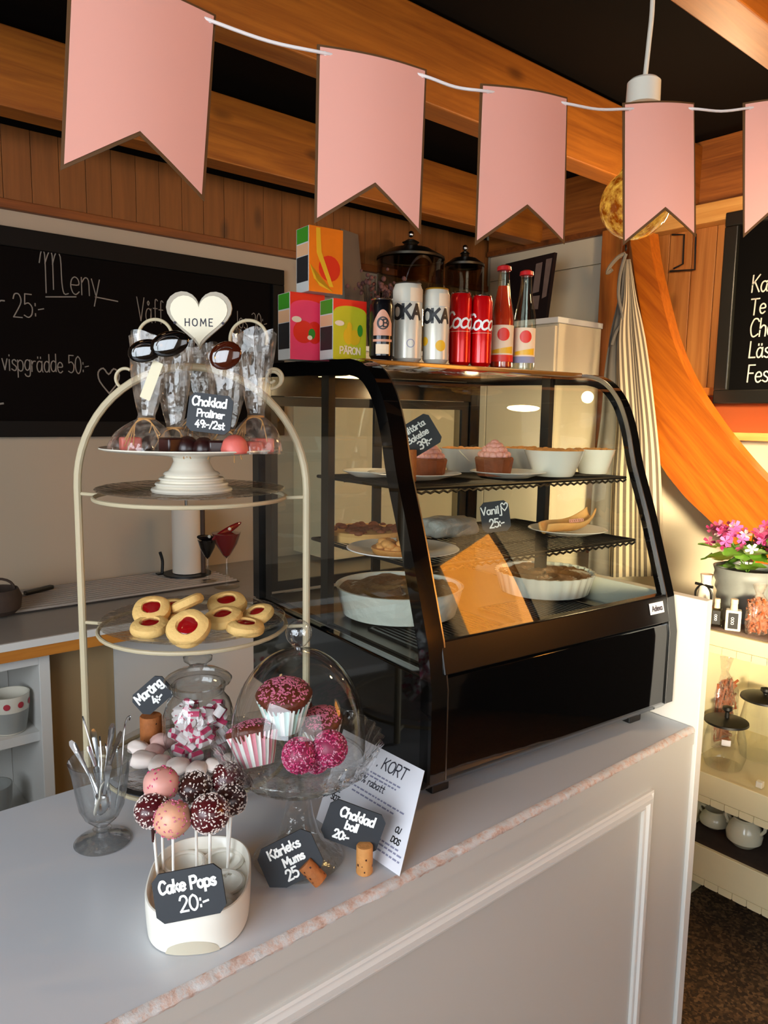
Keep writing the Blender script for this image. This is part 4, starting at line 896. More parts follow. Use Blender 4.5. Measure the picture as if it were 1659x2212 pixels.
M['cup_mint'] = plain('paper_cup_mint', '#a9c9bf', .7); M['cup_white'] = plain('paper_cup_white', '#e8e6e0', .7); M['cup_pink'] = plain('paper_cup_pink', '#d98a97', .7); M['cup_brown'] = plain('paper_cup_brown', '#9a7a64', .7)
def muffin(p, r_, h_, tilt, tdir, mats, label, n_sp, smat='spr_p', topmat='muffin'):
    t = thing('muffin', label, 'muffin', p, group='muffins under the glass dome')
    t.rotation_euler = (Matrix.Rotation(R(tilt), 3, Matrix.Rotation(R(tdir), 3, 'Z') @ SR)).to_euler()
    n = 96; b = MB(); b.mi = lambda i: (i//3) % 2
    rp = lambda i, z: 1+.035*math.cos(i*2*math.pi/3)*(z/h_+.25)
    b.lathe([(0, .0005), (r_*.66, 0), (r_*.80, h_*.35), (r_*.93, h_*.75), (r_*1.03, h_)], n, rip=rp); b.mi = 0
    mk('paper_cup', b, [M[mats[0]], M[mats[1]]], t, 20)
    rn = random.Random(label)
    mk('cake', MB().lathe([(r_*.62, .002), (r_*.76, h_*.3), (r_*.90, h_*.75), (r_*1.02, h_*.98), (r_*1.08, h_*1.08), (r_*.98, h_*1.22), (r_*.7, h_*1.36), (r_*.35, h_*1.42), (0, h_*1.44)], 32, rip=lambda i, z: 1+.02*math.sin(i*1.1)), M[topmat], t, 60)
    b = MB(); k = 0
    while k < n_sp:
        a = rn.uniform(0, 6.28); u = math.sqrt(rn.random())*.98; rr = r_*u*1.02; zz = h_*(1.45-.26*u**2.4); d = V((math.cos(a)*u*.6, math.sin(a)*u*.6, 1)).normalized(); tt = Matrix.Rotation(rn.uniform(0, 6), 3, d) @ d.orthogonal().normalized()
        b.obox(V((rr*math.cos(a), rr*math.sin(a), zz)), tt*.0016, d.cross(tt)*.0007, d*.0007); k += 1
    mk('sprinkles', b, M[smat], t, 0, kind='stuff'); return t
kM = kD
dD = depth(D0)
def dpt(px, py, back): return CAM+ray(px, py)*(dD+back)
# rests on the plate; the top one sits across the others
def onplate(px, back): 
    o = V((D0.x, D0.y, ZP)); q_ = dpt(px, 1620, back); return V((q_.x, q_.y, ZP+.001))
muffin(onplate(556, -.030), 52*kM, 66*kM, -26, 30, ('cup_white', 'cup_pink'), 'muffin in a pink striped paper cup tipped at the left under the dome', 260)
muffin(onplate(700, .045), 44*kM, 60*kM, 16, -20, ('cup_white', 'cup_brown'), 'chocolate muffin leaning at the back right under the dome', 260)
muffin(onplate(630, .085), 44*kM, 58*kM, 0, 0, ('cup_white', 'cup_brown'), 'chocolate muffin hidden at the back under the dome', 120)
p = dpt(616, 1568, .01)
muffin(p, 56*kM, 74*kM, 12, 0, ('cup_white', 'cup_mint'), 'muffin in a mint striped paper cup on top under the dome', 330)
M['spr_l'] = plain('light_pink_sprinkle', '#e59ab4', .5); M['ballg'] = plain('choc_ball_glaze', '#8a1d45', .45)
def ball(px, py, r_px, back, label):
    c = dpt(px, py, back); r_ = r_px*kM; c.z = max(c.z, ZP+r_); t = thing('chocolate_ball', label, 'chocolate ball', c-V((0, 0, r_)), group='chocolate balls under the dome')
    mk('ball_body', MB().sphere((0, 0, r_), r_, 24, 16), M['ballg'], t)
    rn = random.Random(px); mk('sprinkles', sprinkles(MB(), (0, 0, r_), r_, 420, rn, .0011, 2.4), M['spr_r'], t, 0, kind='stuff'); mk('light_sprinkles', sprinkles(MB(), (0, 0, r_), r_, 220, rn, .0011, 2.4), M['spr_l'], t, 0, kind='stuff')
ball(647, 1632, 35, -.075, 'pink sprinkled chocolate ball at the front under the dome'); ball(712, 1617, 36, -.062, 'pink sprinkled chocolate ball at the right under the dome')
ball(683, 1640, 28, -.045, 'chocolate ball half hidden between the other two')
# ------------------------------------------------------------------ corks and signs in front
p0 = onz(787, 1884, ZT+.0005); kk = depth(p0)/FPX; p1 = V((p0.x, p0.y, zat(p0.x, p0.y, 1826)))
cork(p0, p1, 18*kk, 'pale cork standing upright before the flyer', 'cork')
c = CAM+ray(763, 1786)*(depth(p0)+.004)
sign('price_sign', 'black Choklad boll price sign held by the upright cork', c, 128*kk, 88*kk, -19, 10, 0, [('Choklad', .02, .16, .22, .06), ('boll', -.02, -.10, .19, .055), ('20:-', -.14, -.38, .19, .055)], .16)
p0 = onz(694, 1918, ZT); kk = depth(p0)/FPX; p0.z = ZT+17*kk*.9; p1 = CAM+ray(658, 1866)*(depth(p0)+.002)
cork(p0, p1, 17.5*kk, 'orange brown cork leaning on the Kärleks Mums sign', 'cork_d')
c = CAM+ray(627, 1858)*(depth(onz(596, 1926, ZT))+.012)
sign('price_sign', 'black Kärleks Mums price sign in front of the dome foot', c, 128*kk, 96*kk, 27, 14, 0, [('Kärleks', -.02, .19, .20, .05), ('Mums', .06, -.09, .18, .05), ('25', -.06, -.38, .22, .05)], .17)
# ------------------------------------------------------------------ flyer leaning on the display case
BRf = onz(863, 1893, ZT+.0005); TRf = CAM+ray(917, 1665)*(depth(BRf)+.075)
TLf = onz(742, 1575, TRf.z)
rt = (TRf-TLf); up = (TRf-BRf); fw_, fh_ = rt.length, up.length
fm = frame((TLf+BRf)/2, rt, up); fly = thing('discount_flyer', 'white printed discount flyer leaning beside the case', 'flyer', M=fm)
up_l = fm.to_3x3().inverted() @ up; sh = up_l.x/up_l.z
out = [(-fw_/2-sh*fh_/2, -fh_/2), (fw_/2-sh*fh_/2, -fh_/2), (fw_/2+sh*fh_/2, fh_/2), (-fw_/2+sh*fh_/2, fh_/2)]
fh2 = up_l.z/2; out = [(-fw_/2-up_l.x/2, -fh2), (fw_/2-up_l.x/2, -fh2), (fw_/2+up_l.x/2, fh2), (-fw_/2+up_l.x/2, fh2)]
b = MB(); nn = 8
b.prism(out, (1, 0, 0), (0, 0, 1), (0, .0006, 0)); mk('sheet', b, M['paper'], fly, 0)
def ft(name, mat, t, x, z, h_, wd): b = MB(); write(b, t, x+up_l.x*z/(2*fh2), z, h_, wd, -.0005); mk(name, b, M[mat], fly, 0)
ft('flyer_heading', 'ink', '. KORT', fw_*.16, fh2*.62, .0165, .0019); ft('flyer_heading', 'ink', '15% rabatt', -fw_*.02, fh2*.18, .0105, .0013)
ft('flyer_print', 'black_p', 'BEL', -fw_*.36, -fh2*.26, .0075, .0015); ft('flyer_print', 'black_p', 'SOT', -fw_*.36, -fh2*.46, .0075, .0015); ft('flyer_print', 'black_p', 'OJ', fw_*.38, -fh2*.34, .0072, .0015); ft('flyer_print', 'black_p', 'DOS', fw_*.38, -fh2*.54, .0072, .0015)
rn = random.Random(2); b = MB()
for z, w_ in ((.44, .5), (.36, .42), (.02, .62), (-.08, .5), (-.72, .4), (-.82, .45), (-.64, .3)):
    zz = fh2*z; L_ = fw_*w_; xx = (.05 if z > -.2 else .25)*fw_+up_l.x*zz/(2*fh2)
    i = xx-L_/2
    while i < xx+L_/2: ll = rn.uniform(.003, .009); b.add([(i, -.0004, zz), (i+ll, -.0004, zz), (i+ll, -.0004, zz+.0022), (i, -.0004, zz+.0022)], [(0, 1, 2, 3)]); i += ll+.002
mk('flyer_small_print', b, M['ink_l'], fly, 0, kind='stuff')
# ------------------------------------------------------------------ on top of the case
def onb(px, py, bb):
    d = ray(px, py); P0 = CA+CYA*bb; p = CAM+d*((P0-CAM).dot(CYA)/d.dot(CYA)); return (p-CA).dot(CXA), p.z-CA.z
ZTOP = CA.z+TOPZ
def topspot(px, bb): a, _ = onb(px, 790, bb); p = wl(a, bb); p.z = ZTOP; return p
def carton(px, bb, ytop, zb, kind, label):
    p = topspot(px, bb); p.z = zb; k = depth(p)/FPX; w_, d_ = 84*k, 56*k; h_ = zat(p.x, p.y, ytop)-zb
    t = thing('juice_carton', label, 'juice carton', p, TH, group='juice cartons on the display case')
    col, ccol = {'apple': ('hotpink', 'tomato'), 'pear': ('lime', 'pear'), 'orange': ('orange', 'yellow')}[kind]
    mk('carton_body', MB().box(-w_/2, w_/2, 0, d_, 0, h_), M['grey'], t, 0, bevel=.001)
    y = -.0004
    def pl(name, pts, mat, dy=0.0): return mk(name, MB().prism(pts, (1, 0, 0), (0, 0, 1), (0, .0004, 0), (0, y-dy, 0)), M[mat], t, 0)
    def rc(x0, x1, z0, z1): return [(x0*w_, z0*h_), (x1*w_, z0*h_), (x1*w_, z1*h_), (x0*w_, z1*h_)]
    def el(cx, cz, rx, rz, n=18): return [(cx*w_+rx*w_*math.cos(2*math.pi*i/n), cz*h_+rz*h_*math.sin(2*math.pi*i/n)) for i in range(n)]
    pl('front_print', rc(-.5, .5, 0, 1), col)
    pl('banner_print', [(-.5*w_, h_), (-.5*w_, .78*h_)]+[(w_*.48*math.sin(R(a)), h_*(.80+.10*math.cos(R(a)))) for a in range(-80, 81, 16)]+[(.5*w_, .78*h_), (.5*w_, h_)], 'redp' if kind != 'orange' else 'orange', .0003)
    if kind == 'apple':
        pl('fruit_print', el(-.12, .42, .30, .17), 'tomato', .0006); pl('fruit_print', el(.2, .42, .22, .17), 'redp', .0005); pl('leaf_print', el(.12, .40, .10, .08), 'green', .001); pl('flower_print', el(.06, .34, .07, .035), 'label', .0012)
    elif kind == 'pear':
        pl('fruit_print', el(-.05, .40, .15, .14)[:], 'pear', .0006); pl('fruit_print', el(.14, .38, .17, .13), 'pear', .0007); pl('fruit_neck_print', el(-.02, .53, .08, .10), 'pear', .0008); pl('leaf_print', el(.30, .5, .08, .10), 'green', .001)
    else:
        pl('juice_splash_print', [(-.30*w_, .98*h_), (-.18*w_, .98*h_), (-.14*w_, .62*h_), (.22*w_, .10*h_), (.10*w_, .10*h_), (-.28*w_, .60*h_)], 'yellow', .0006); pl('fruit_print', el(.1, .38, .32, .2), 'redp', .0004); pl('slice_print', [(-.48*w_, .42*h_), (-.36*w_, .2*h_), (.2*w_, .02*h_), (-.2*w_, .1*h_)], 'yellow', .0008)
    if kind != 'orange': pl('badge_print', el(-.32, .60, .14, .045), 'label', .001)
    b = MB()
    if kind == 'pear': write(b, 'PÄRON', 0, h_*.10, h_*.11, h_*.022, y-.0012); mk('carton_lettering', b, M['label'], t, 0)
    # left side panel
    def sd(name, z0, z1, mat, u0=.06, u1=.94): mk(name, MB().box(-w_/2-.0004, -w_/2, d_*u0, d_*u1, z0*h_, z1*h_), M[mat], t, 0)
    sd('side_leaf_print', .76, .99, 'green'); sd('side_picture_print', .56, .74, 'skin'); sd('side_text_print', .16, .55, 'black_p'); sd('side_base_print', .01, .14, 'grey')
    return t, h_
_, hc1 = carton(664, .37, 634, ZTOP, 'apple', 'pink carton with red apples standing at the left on the case')
_, hc2 = carton(755, .31, 648, ZTOP, 'pear', 'lime green pear carton standing beside the black can')
c_a = topspot(664, .37); c_b = topspot(755, .31)
carton(703, .345, 492, ZTOP+max(hc1, hc2)+.0005, 'orange', 'orange juice carton stacked on top of the other two')
def can(px, w_px, ytop, bb, mat, topmat, label, deco):
    p = topspot(px, bb); k = depth(p)/FPX; r_ = w_px/2*k; h_ = zat(p.x, p.y, ytop)-p.z
    ang = math.atan2(CAM.y-p.y, CAM.x-p.x)+math.pi/2   # printed side looks at the counter's front left
    t = thing('drink_can', label, 'can', p, ang, group='drink cans on the display case')
    mk('can_body', MB().lathe([(0, .002), (r_*.72, 0), (r_*.80, .002), (r_, .008), (r_, h_-.012), (r_*.9, h_-.004), (r_*.86, h_-.001)], 40), M[mat], t)
    mk('can_rim', MB().lathe([(r_*.86, h_-.002), (r_*.90, h_), (r_*.87, h_+.0012), (r_*.82, h_-.001), (0, h_-.002)], 40), M[topmat], t)
    deco(t, r_, h_); return t
def cyl_patch(r_, a0, a1, z0, z1, n=12, arcf=None):
    b = MB(); rr = r_+.0003
    for i in range(n+1):
        a = R(a0+(a1-a0)*i/n); u = i/n
        zz0, zz1 = (z0, z1) if not arcf else arcf(u)
        b.v += [V((rr*math.sin(a), -rr*math.cos(a), zz0)), V((rr*math.sin(a), -rr*math.cos(a), zz1))]
    for i in range(n): b.f.append((2*i, 2*i+2, 2*i+3, 2*i+1)); b.m.append(0)
    return b
def disc_patch(r_, a, z, rad, n=20, inner=0.0, dr=.0005, k=5):
    rr = r_+dr; b = MB()
    for j in range(k+1):
        q_ = inner+(rad-inner)*j/k
        for i in range(n):
            th = 2*math.pi*i/n; u = q_*math.cos(th)/rr+R(a); b.v.append(V((rr*math.sin(u), -rr*math.cos(u), z+q_*math.sin(th))))
    for j in range(k):
        for i in range(n): i2 = (i+1) % n; b.f.append((j*n+i, (j+1)*n+i, (j+1)*n+i2, j*n+i2)); b.m.append(0)
    return b
def d_black(t, r_, h_):
    mk('label_print', cyl_patch(r_, -42, 48, h_*.14, h_*.62, 14, lambda u: (h_*.40, h_*(.60+.22*math.sin(math.pi*u)))), M['copper'], t, 0)
    mk('emblem_ring', disc_patch(r_, 4, h_*.60, r_*.50, 24, r_*.40), M['black_p'], t, 0)
    b = MB(); write(b, 'CB', 0, h_*.54, h_*.12, h_*.022, bend=r_+.0007); b.xf(Matrix.Rotation(R(4), 4, 'Z')); mk('emblem_lettering', b, M['black_p'], t, 0)
    mk('band_print', cyl_patch(r_, -44, 50, h_*.30, h_*.34), M['copper'], t, 0); mk('lower_print', cyl_patch(r_, -28, 34, h_*.10, h_*.26), M['label'], t, 0)
def d_loka(col, ringc):
    def f(t, r_, h_):
        b = MB(); write(b, 'LOKA', -r_*.32, h_*.55, h_*.17, h_*.040, bend=r_+.0005); mk('can_lettering', b, M['black_p'], t, 0)
        mk('flavour_band', cyl_patch(r_, 10, 80, h_*.76, h_*.93), M['label'], t, 0); mk('fine_line', cyl_patch(r_, -80, 80, h_*.755, h_*.76, 24), M['grey'], t, 0)
        if col: mk('lemon_print', disc_patch(r_, 22, h_*.24, r_*.42), M['yellow'], t, 0); mk('lemon_print', disc_patch(r_, -55, h_*.30, r_*.34), M['yellow'], t, 0)
        else: mk('ring_print', disc_patch(r_, 14, h_*.24, r_*.28, 24, r_*.23), M['ink_l'], t, 0)
    return f
def d_red(part_txt):
    def f(t, r_, h_):
        b = MB(); write(b, 'Coca', -r_*.15, h_*.52, h_*.21, h_*.028, slant=.25, bend=r_+.0005, sp=.6); mk('can_lettering', b, M['pen'], t, 0)
        mk('fine_line', cyl_patch(r_, -60, 60, h_*.47, h_*.475, 18), M['label'], t, 0)
    return f
can(824, 54, 648, .285, 'can_k', 'silver', 'black can with a copper coloured emblem', d_black)
can(878, 64, 614, .300, 'can_w', 'steel', 'tall silver white can with a dark rim', d_loka(False, 1))
can(940, 56, 626, .285, 'can_w', 'gold', 'tall white can with yellow lemons and golden rim', d_loka(True, 1))
can(992, 47, 634, .300, 'red', 'silver', 'bright red can next to the lemon can', d_red(''))
can(1037, 46, 640, .285, 'red', 'silver', 'bright red can next to the pink soda bottle', d_red(''))
def bottle(px, w_px, ytop, bb, fluid, label, base_mat):
    p = topspot(px, bb); k = depth(p)/FPX; r_ = w_px/2*k; h_ = zat(p.x, p.y, ytop)-p.z
    ang = math.atan2(CAM.y-p.y, CAM.x-p.x)+math.pi/2
    t = thing('soda_bottle', label, 'bottle', p, ang, group='soda bottles on the display case')
    pf = [(0, .002), (r_*.85, 0), (r_, .004), (r_, h_*.46), (r_*.92, h_*.55), (r_*.62, h_*.72), (r_*.48, h_*.86), (r_*.46, h_*.93), (r_*.52, h_*.94), (r_*.5, h_*.955)]
    mk('bottle_glass', MB().lathe(pf, 36), M['soda_c'], t)
    if fluid: mk('soda', MB().lathe([(0, .004), (r_*.80, .003), (r_*.94, .006), (r_*.94, h_*.46), (r_*.86, h_*.55), (r_*.57, h_*.72), (r_*.46, h_*.80), (0, h_*.80)], 32), M[fluid], t)
    mk('bottle_cap', MB().lathe([(r_*.56, h_*.945), (r_*.6, h_*.95), (r_*.56, h_*.985), (r_*.3, h_), (0, h_)], 30, rip=lambda i, z: 1+.04*(i % 2)), M['redcap'], t)
    mk('label_paper', cyl_patch(r_, -75, 75, h_*.10, h_*.42, 20), M['label'], t, 40)
    mk('label_red_print', disc_patch(r_, 8, h_*.33, r_*.55, 20, 0, .0008), M['redp'], t, 0)
    mk('label_yellow_print', cyl_patch(r_+.0003, -50, 60, h_*.14, h_*.20, 14, lambda u: (h_*.15, h_*(.18+.04*u))), M['yellow'], t, 0)
    mk('label_base_print', cyl_patch(r_+.0003, -75, 75, h_*.07, h_*.135, 20), M[base_mat], t, 40)
bottle(1082, 50, 573, .300, 'soda_r', 'bottle of pink red soda with a red cap', 'redp')
bottle(1130, 48, 584, .290, None, 'clear glass soda bottle with a red cap', 'ink_l')
# ------------------------------------------------------------------ inside the case
def inl(px, bb, z):                     # a point inside the case: photo column, depth from the front, height
    lo, hi = -.3, 1.2
    for _ in range(40):
        m_ = (lo+hi)/2
        if pr(wl(m_, bb, z))[0] < px: lo = m_
        else: hi = m_
    return wl(lo, bb, z)
def cthing(name, label, cat_, p, group=None): return thing(name, label, cat_, p, TH, group)
S1, S2, S3 = SH1+.0025, SH2+.0025, .1955
def plate(p, r_px, label, mat='porc_w', rim=.010):
    k = depth(p)/FPX; r_ = r_px*k; t = cthing('cake_plate', label, 'plate', p, 'plates in the display case')
    mk('plate_body', MB().lathe([(0, 0), (r_*.55, 0), (r_*.62, .002), (r_*.97, rim), (r_, rim+.001), (r_*.98, rim+.0022), (r_*.6, .004), (0, .0035)], 44), M[mat], t); return t
def cupcake(p, w_px, label, z):
    k = depth(p)/FPX; r_ = w_px/2*k; t = cthing('cupcake', label, 'cupcake', p+V((0, 0, z)), 'cupcakes in the display case')
    mk('cake', MB().lathe([(0, 0), (r_*.85, 0), (r_, r_*.9), (r_*.95, r_*1.0), (0, r_*1.02)], 24, rip=lambda i, z_: 1+.04*(i % 2)), M['cake_b'], t, 20)
    b = MB()
    for j, (rr, zz, nk) in enumerate(((.66, 1.10, 13), (.46, 1.36, 10), (.24, 1.56, 6), (.0, 1.74, 1))):
        for a in range(nk): an = 2*math.pi*a/nk+j*.3; b.sphere((r_*rr*math.cos(an), r_*rr*math.sin(an), r_*(zz+.03*(a % 2))), r_*.25, 8, 6, (1, 1, .8))
    mk('cream_swirl', b, M['cream_p'], t, 60)
p = inl(895, .26, S1); plate(p, 102, 'white plate with a cream topped cupcake behind the bakery price sign')
cupcake(inl(928, .27, S1), 72, 'brown cupcake with cream below the bakery price sign', .0045)
p = inl(1097, .205, S1); plate(p, 82, 'white plate with a pink cream cupcake on the top shelf')
cupcake(inl(1066, .205, S1), 80, 'brown cupcake with a swirl of pink cream', .0045)
p = inl(800, .33, S1); plate(p, 60, 'white plate seen through the side glass on the top shelf')
def bowl(px, bb, r_px, ytop, label):
    p = inl(px, bb, S1); k = depth(p)/FPX; r_ = r_px*k; h_ = zat(p.x, p.y, ytop)-p.z; t = cthing('dessert_bowl', label, 'bowl', p, 'white dessert bowls on the top shelf')
    mk('bowl_body', MB().lathe([(0, 0), (r_*.62, 0), (r_*.66, .003), (r_*.97, h_*.97), (r_, h_), (r_*.95, h_), (r_*.90, h_*.85), (0, h_*.83)], 40), M['porc_w'], t)
    rn = random.Random(px); b = MB()
    for i in range(60):
        a = rn.uniform(0, 6.28); q_ = math.sqrt(rn.random())*r_*.86; b.sphere((q_*math.cos(a), q_*math.sin(a), h_*.97), r_*rn.uniform(.07, .15), 8, 6, (1, 1, .6))
    mk('crumble_topping', b, M['crust'], t, 60, kind='stuff')
bowl(1195, .19, 66, 972, 'white dessert bowl with crumble in front on the top shelf'); bowl(1280, .20, 46, 970, 'white dessert bowl at the right end of the top shelf'); bowl(1140, .31, 54, 968, 'white dessert bowl behind the front one'); bowl(1000, .36, 52, 968, 'white dessert bowl at the back middle of the top shelf')
p = inl(884, .20, S1); kk = depth(p)/FPX
cork(p+V((0, 0, .001)), p+V((0, 0, 70*kk)), 15*kk, 'cork holding the bakery price sign on the top shelf', 'cork_d', False)
c = inl(902, .20, S1); c.z = zat(c.x, c.y, 942)
sign('price_sign', 'black bakery price sign 39:- tilted inside the case', c, 84*kk, 72*kk, 32, 4, 0, [('Rulltårta', -.04, .20, .18, .04), ('Bakelse', -.02, -.07, .18, .04), ('39:-', .06, -.38, .23, .05)], .12)
# middle shelf
p = inl(870, .19, S2); plate(p, 122, 'dark glazed plate with a slice of pie on the middle shelf', 'porc_w')
k = depth(p)/FPX
t = cthing('pie_slice', 'slice of golden apple pie on the middle shelf', 'pie', inl(862, .18, S2+.005)); rn = random.Random(4); b = MB()
for i in range(40): b.sphere((rn.uniform(-.035, .035), rn.uniform(-.03, .03), .012+rn.uniform(-.004, .008)), rn.uniform(.007, .012), 8, 6, (1, 1, .7))
mk('pie_filling', b, M['crust'], t, 60, kind='stuff'); mk('pie_base', MB().lathe([(0, 0), (.045, 0), (.048, .01), (0, .012)], 24), M['crust'], t)
t = cthing('apple_cake', 'browned apple cake at the back of the middle shelf', 'cake', inl(790, .36, S2+.001))
mk('cake_body', MB().lathe([(0, 0), (.078, 0), (.080, .012), (.075, .018), (0, .018)], 36), M['bread'], t)
b = MB()
for i in range(60): a = rn.uniform(0, 6.28); q_ = math.sqrt(rn.random())*.07; b.sphere((q_*math.cos(a), q_*math.sin(a), .019), rn.uniform(.005, .011), 8, 6, (1, 1, .55))
mk('apple_topping', b, M['cake_b'], t, 60, kind='stuff')
def parcel(px, bb, w_, d_, h_, label, seed):
    rn = random.Random(seed); f_ = [rn.uniform(0, 6) for _ in range(4)]
    t = cthing('wrapped_bread', label, 'wrapped bread', inl(px, bb, S2+.001))
    mk('wrapping', MB().sphere((0, 0, h_*.5), 1, 28, 16, (w_, d_, h_*.5), lambda d: (abs(d.x)**4+abs(d.y)**4+abs(d.z)**4)**-.25*(1+.05*math.sin(9*d.x+f_[0])+.05*math.sin(11*d.y+f_[1]+4*d.z))), M['parch'], t, 60)
parcel(965, .30, .058, .04, .038, 'grey paper wrapped bread on the middle shelf', 3)
p = inl(1068, .16, S2); kk = depth(p)/FPX; c = V(p); c.z = zat(p.x, p.y, 1116)
sign('price_sign', 'small black price sign with a heart on the middle shelf', c, 62*kk, 66*kk, 8, 6, 0, [('Vanilj', -.12, .10, .24, .045), ('~', .34, .16, .26, .04), ('25:-', .02, -.34, .27, .05)], .14)
p = inl(1225, .20, S2); plate(p, 84, 'white plate under the pastry shell on the middle shelf'); k = depth(p)/FPX
t = cthing('pastry_shell', 'boat shaped golden pastry shell on the middle shelf', 'pastry', p+V((0, 0, .006)))
b = MB()
def shell(u, v):
    a = -1+2*u; x_ = a*.072; lift = .020*a*a*a*.6+.012*a*a; th = R(-75+150*v); w_ = .026*(1-abs(a)**2.5*.6)
    return (x_, w_*math.sin(th), .003+.022*(1-math.cos(th))*1.1+lift)
b.grid(24, 14, shell); t_o = mk('shell_crust', b, M['bread'], t, 60); so = t_o.modifiers.new('thick', 'SOLIDIFY'); so.thickness = .004
b = MB(); write(b, 'ooooooo', 0, .012, .010, .002, -.030); b.xf(Matrix.Rotation(R(-20), 4, 'X')); mk('sugar_trim', b, M['cream_p'], t, 0)
def dish(px, bb, r_px, ytop, mat, flutes, label):
    p = inl(px, bb, S3); k = depth(p)/FPX; r_ = r_px*k; h_ = zat(p.x, p.y, ytop)-p.z; t = cthing('pie_dish', label, 'pie dish', p, 'pie dishes on the case floor')
    rp = (lambda i, z: 1+.022*math.cos(i*2*math.pi/4)*(z/h_)) if flutes else None
    mk('dish_body', MB().lathe([(0, 0), (r_*.84, 0), (r_*.88, .002), (r_*.985, h_*.96), (r_, h_), (r_*.96, h_), (r_*.93, h_*.80), (0, h_*.78)], 120 if flutes else 64, rip=rp), M[mat], t)
    mk('pie_filling', MB().grid(40, 14, lambda u, v: (r_*.94*v*math.cos(2*math.pi*u), r_*.94*v*math.sin(2*math.pi*u), h_*.86+.003*math.sin(30*u+9*v)+.003*math.sin(17*v*v+50*u)), closed_u=True), M['pie'], t, 60)
    return t
M['emb'] = plain('embossed_ceramic', '#dfe2da', .3, bump=.9, bs=45, coat=.2)
dish(862, .315, 138, 1262, 'emb', False, 'round white embossed pie dish at the left of the case floor')
dish(1175, .29, 106, 1232, 'porc_w', True, 'round white fluted pie dish at the right of the case floor')
# ------------------------------------------------------------------ menu board on the back wall
bx0, bx1, bz0, bz1 = -.3, 1.736, 1.428, 2.108
mb = thing('menu_board', 'large black framed chalkboard menu on the back wall', 'chalkboard', (0, 0, 0))
mk('board_surface', MB().box(bx0, bx1, YB-.018, YB-.002, bz0, bz1), M['board'], mb, 0)
for a in ((bx0, bx1, bz1-.062, bz1), (bx0, bx1, bz0, bz0+.055), (bx1-.055, bx1, bz0+.055, bz1-.062), (bx0, bx0+.055, bz0+.055, bz1-.062)):
    mk('board_frame', MB().box(a[0], a[1], YB-.034, YB-.0185, a[2], a[3]), M['board_frame'], mb, 0, bevel=.003)
YT = YB-.0188
def bt(t, px, py, hpx, wd=.006, align='c', rot=0.0, slant=0.0, wpx=None):
    b = MB(); p = ony(px, py, YT); q_ = ony(px, py-hpx, YT); write(b, t, p.x, p.z, (q_.z-p.z), wd, YT, align, slant, rot, .03, fit=(ony(px+wpx/2, py, YT).x-ony(px-wpx/2, py, YT).x) if wpx else None); mk('chalk_lettering', b, M['chalk'], mb, 0)
bt('W', 118, 636, 90, .0035, wpx=60); bt('eny', 185, 638, 62, .0035, wpx=62); bt('25:-', 63, 686, 50, .0036, wpx=66); bt('r', 3, 672, 40, .0045); bt('vispgrädde 50:-', 102, 803, 38, .0034, wpx=186); bt('Våff', 325, 696, 50, .0032, wpx=56); bt('los 30:-', 545, 712, 36, .0032, wpx=64); bt('-', 2, 885, 30); bt('~', 236, 850, 56, .005)
b = MB(); p, q_ = ony(98, 640, YT), ony(165, 640, YT); b.add([(p.x, YT, p.z-.004), (q_.x, YT, q_.z-.004), (q_.x, YT, q_.z), (p.x, YT, p.z)], [(0, 1, 2, 3)])
mk('chalk_underline', b, M['chalk'], mb, 0); b = MB(); p, q_ = ony(205, 640, YT), ony(255, 650, YT); b.add([(p.x, YT, p.z-.004), (q_.x, YT, q_.z-.004), (q_.x, YT, q_.z), (p.x, YT, p.z)], [(0, 1, 2, 3)])
mk('chalk_underline', b, M['chalk'], mb, 0)
# ------------------------------------------------------------------ back worktop
wt = thing('worktop', 'grey worktop with a wooden front edge along the back wall', 'worktop', (0, 0, 0))
mk('worktop_slab', MB().box(-2.3, 2.4, 2.118, YB-.002, .880, .90), M['worktop'], wt, 0)
mk('white_edge', MB().box(-2.3, 2.4, 2.108, 2.1175, .880, .9005), M['white'], wt, 0); mk('wood_edge', MB().box(-2.3, 2.4, 2.112, 2.135, .848, .8795), M['edge_w'], wt, 0)
cb_ = thing('base_cabinet', 'pale grey base cabinet under the worktop', 'cabinet', (0, 0, 0))
mk('cabinet_front', MB().box(.80, 1.60, 2.20, 2.215, .02, .847), plain('cabinet_grey', '#cfcdc9', .6), cb_, 0); mk('cabinet_side', MB().box(.605, .7995, 2.215, YB-.01, .02, .847), plain('cabinet_tan', '#a08660', .7), cb_, 0); mk('cabinet_front', MB().box(1.603, 2.38, 2.20, 2.215, .02, .847), plain('cabinet_grey2', '#cfcdc9', .6), cb_, 0)
# ribbed drainer
dr_ = thing('ribbed_drainer', 'dark ribbed draining mat on the worktop', 'drainer', (0, 0, .9005))
mk('drainer_base', MB().box(.55, 1.34, 2.40, 2.70, 0, .004), M['drain'], dr_, 0)
for i in range(11): mk('drainer_rib', MB().box(.555, 1.335, 2.41+i*.027, 2.418+i*.027, .004, .011), M['worktop'] if False else plain('rib', '#9a9086', .4) if i == 0 else bpy.data.materials['rib'], dr_, 0)
p = onz(88, 1280, .915); t = thing('knife', 'knife with a black handle lying on the drainer', 'knife', V((p.x, p.y+.02, .912)), R(25))
mk('handle', MB().obox((0, 0, .008), (.055, 0, 0), (0, .010, 0), (0, 0, .007)), M['black_m'], t, 0, bevel=.004); mk('blade', MB().prism([(-.055, -.008), (-.055, .010), (-.17, .010), (-.15, -.004)], (1, 0, 0), (0, 1, 0), (0, 0, .0015), (0, 0, .007)), M['silver'], t, 0); mk('handle_ring', MB().lathe([(.003, 0), (.006, .001), (.003, .002)], 12, (.06, 0, .006)), M['silver'], t)
p = onz(-6, 1322, .915); t = thing('dark_pot', 'dark rounded pot at the left edge on the worktop', 'pot', V((p.x, p.y, .911)))
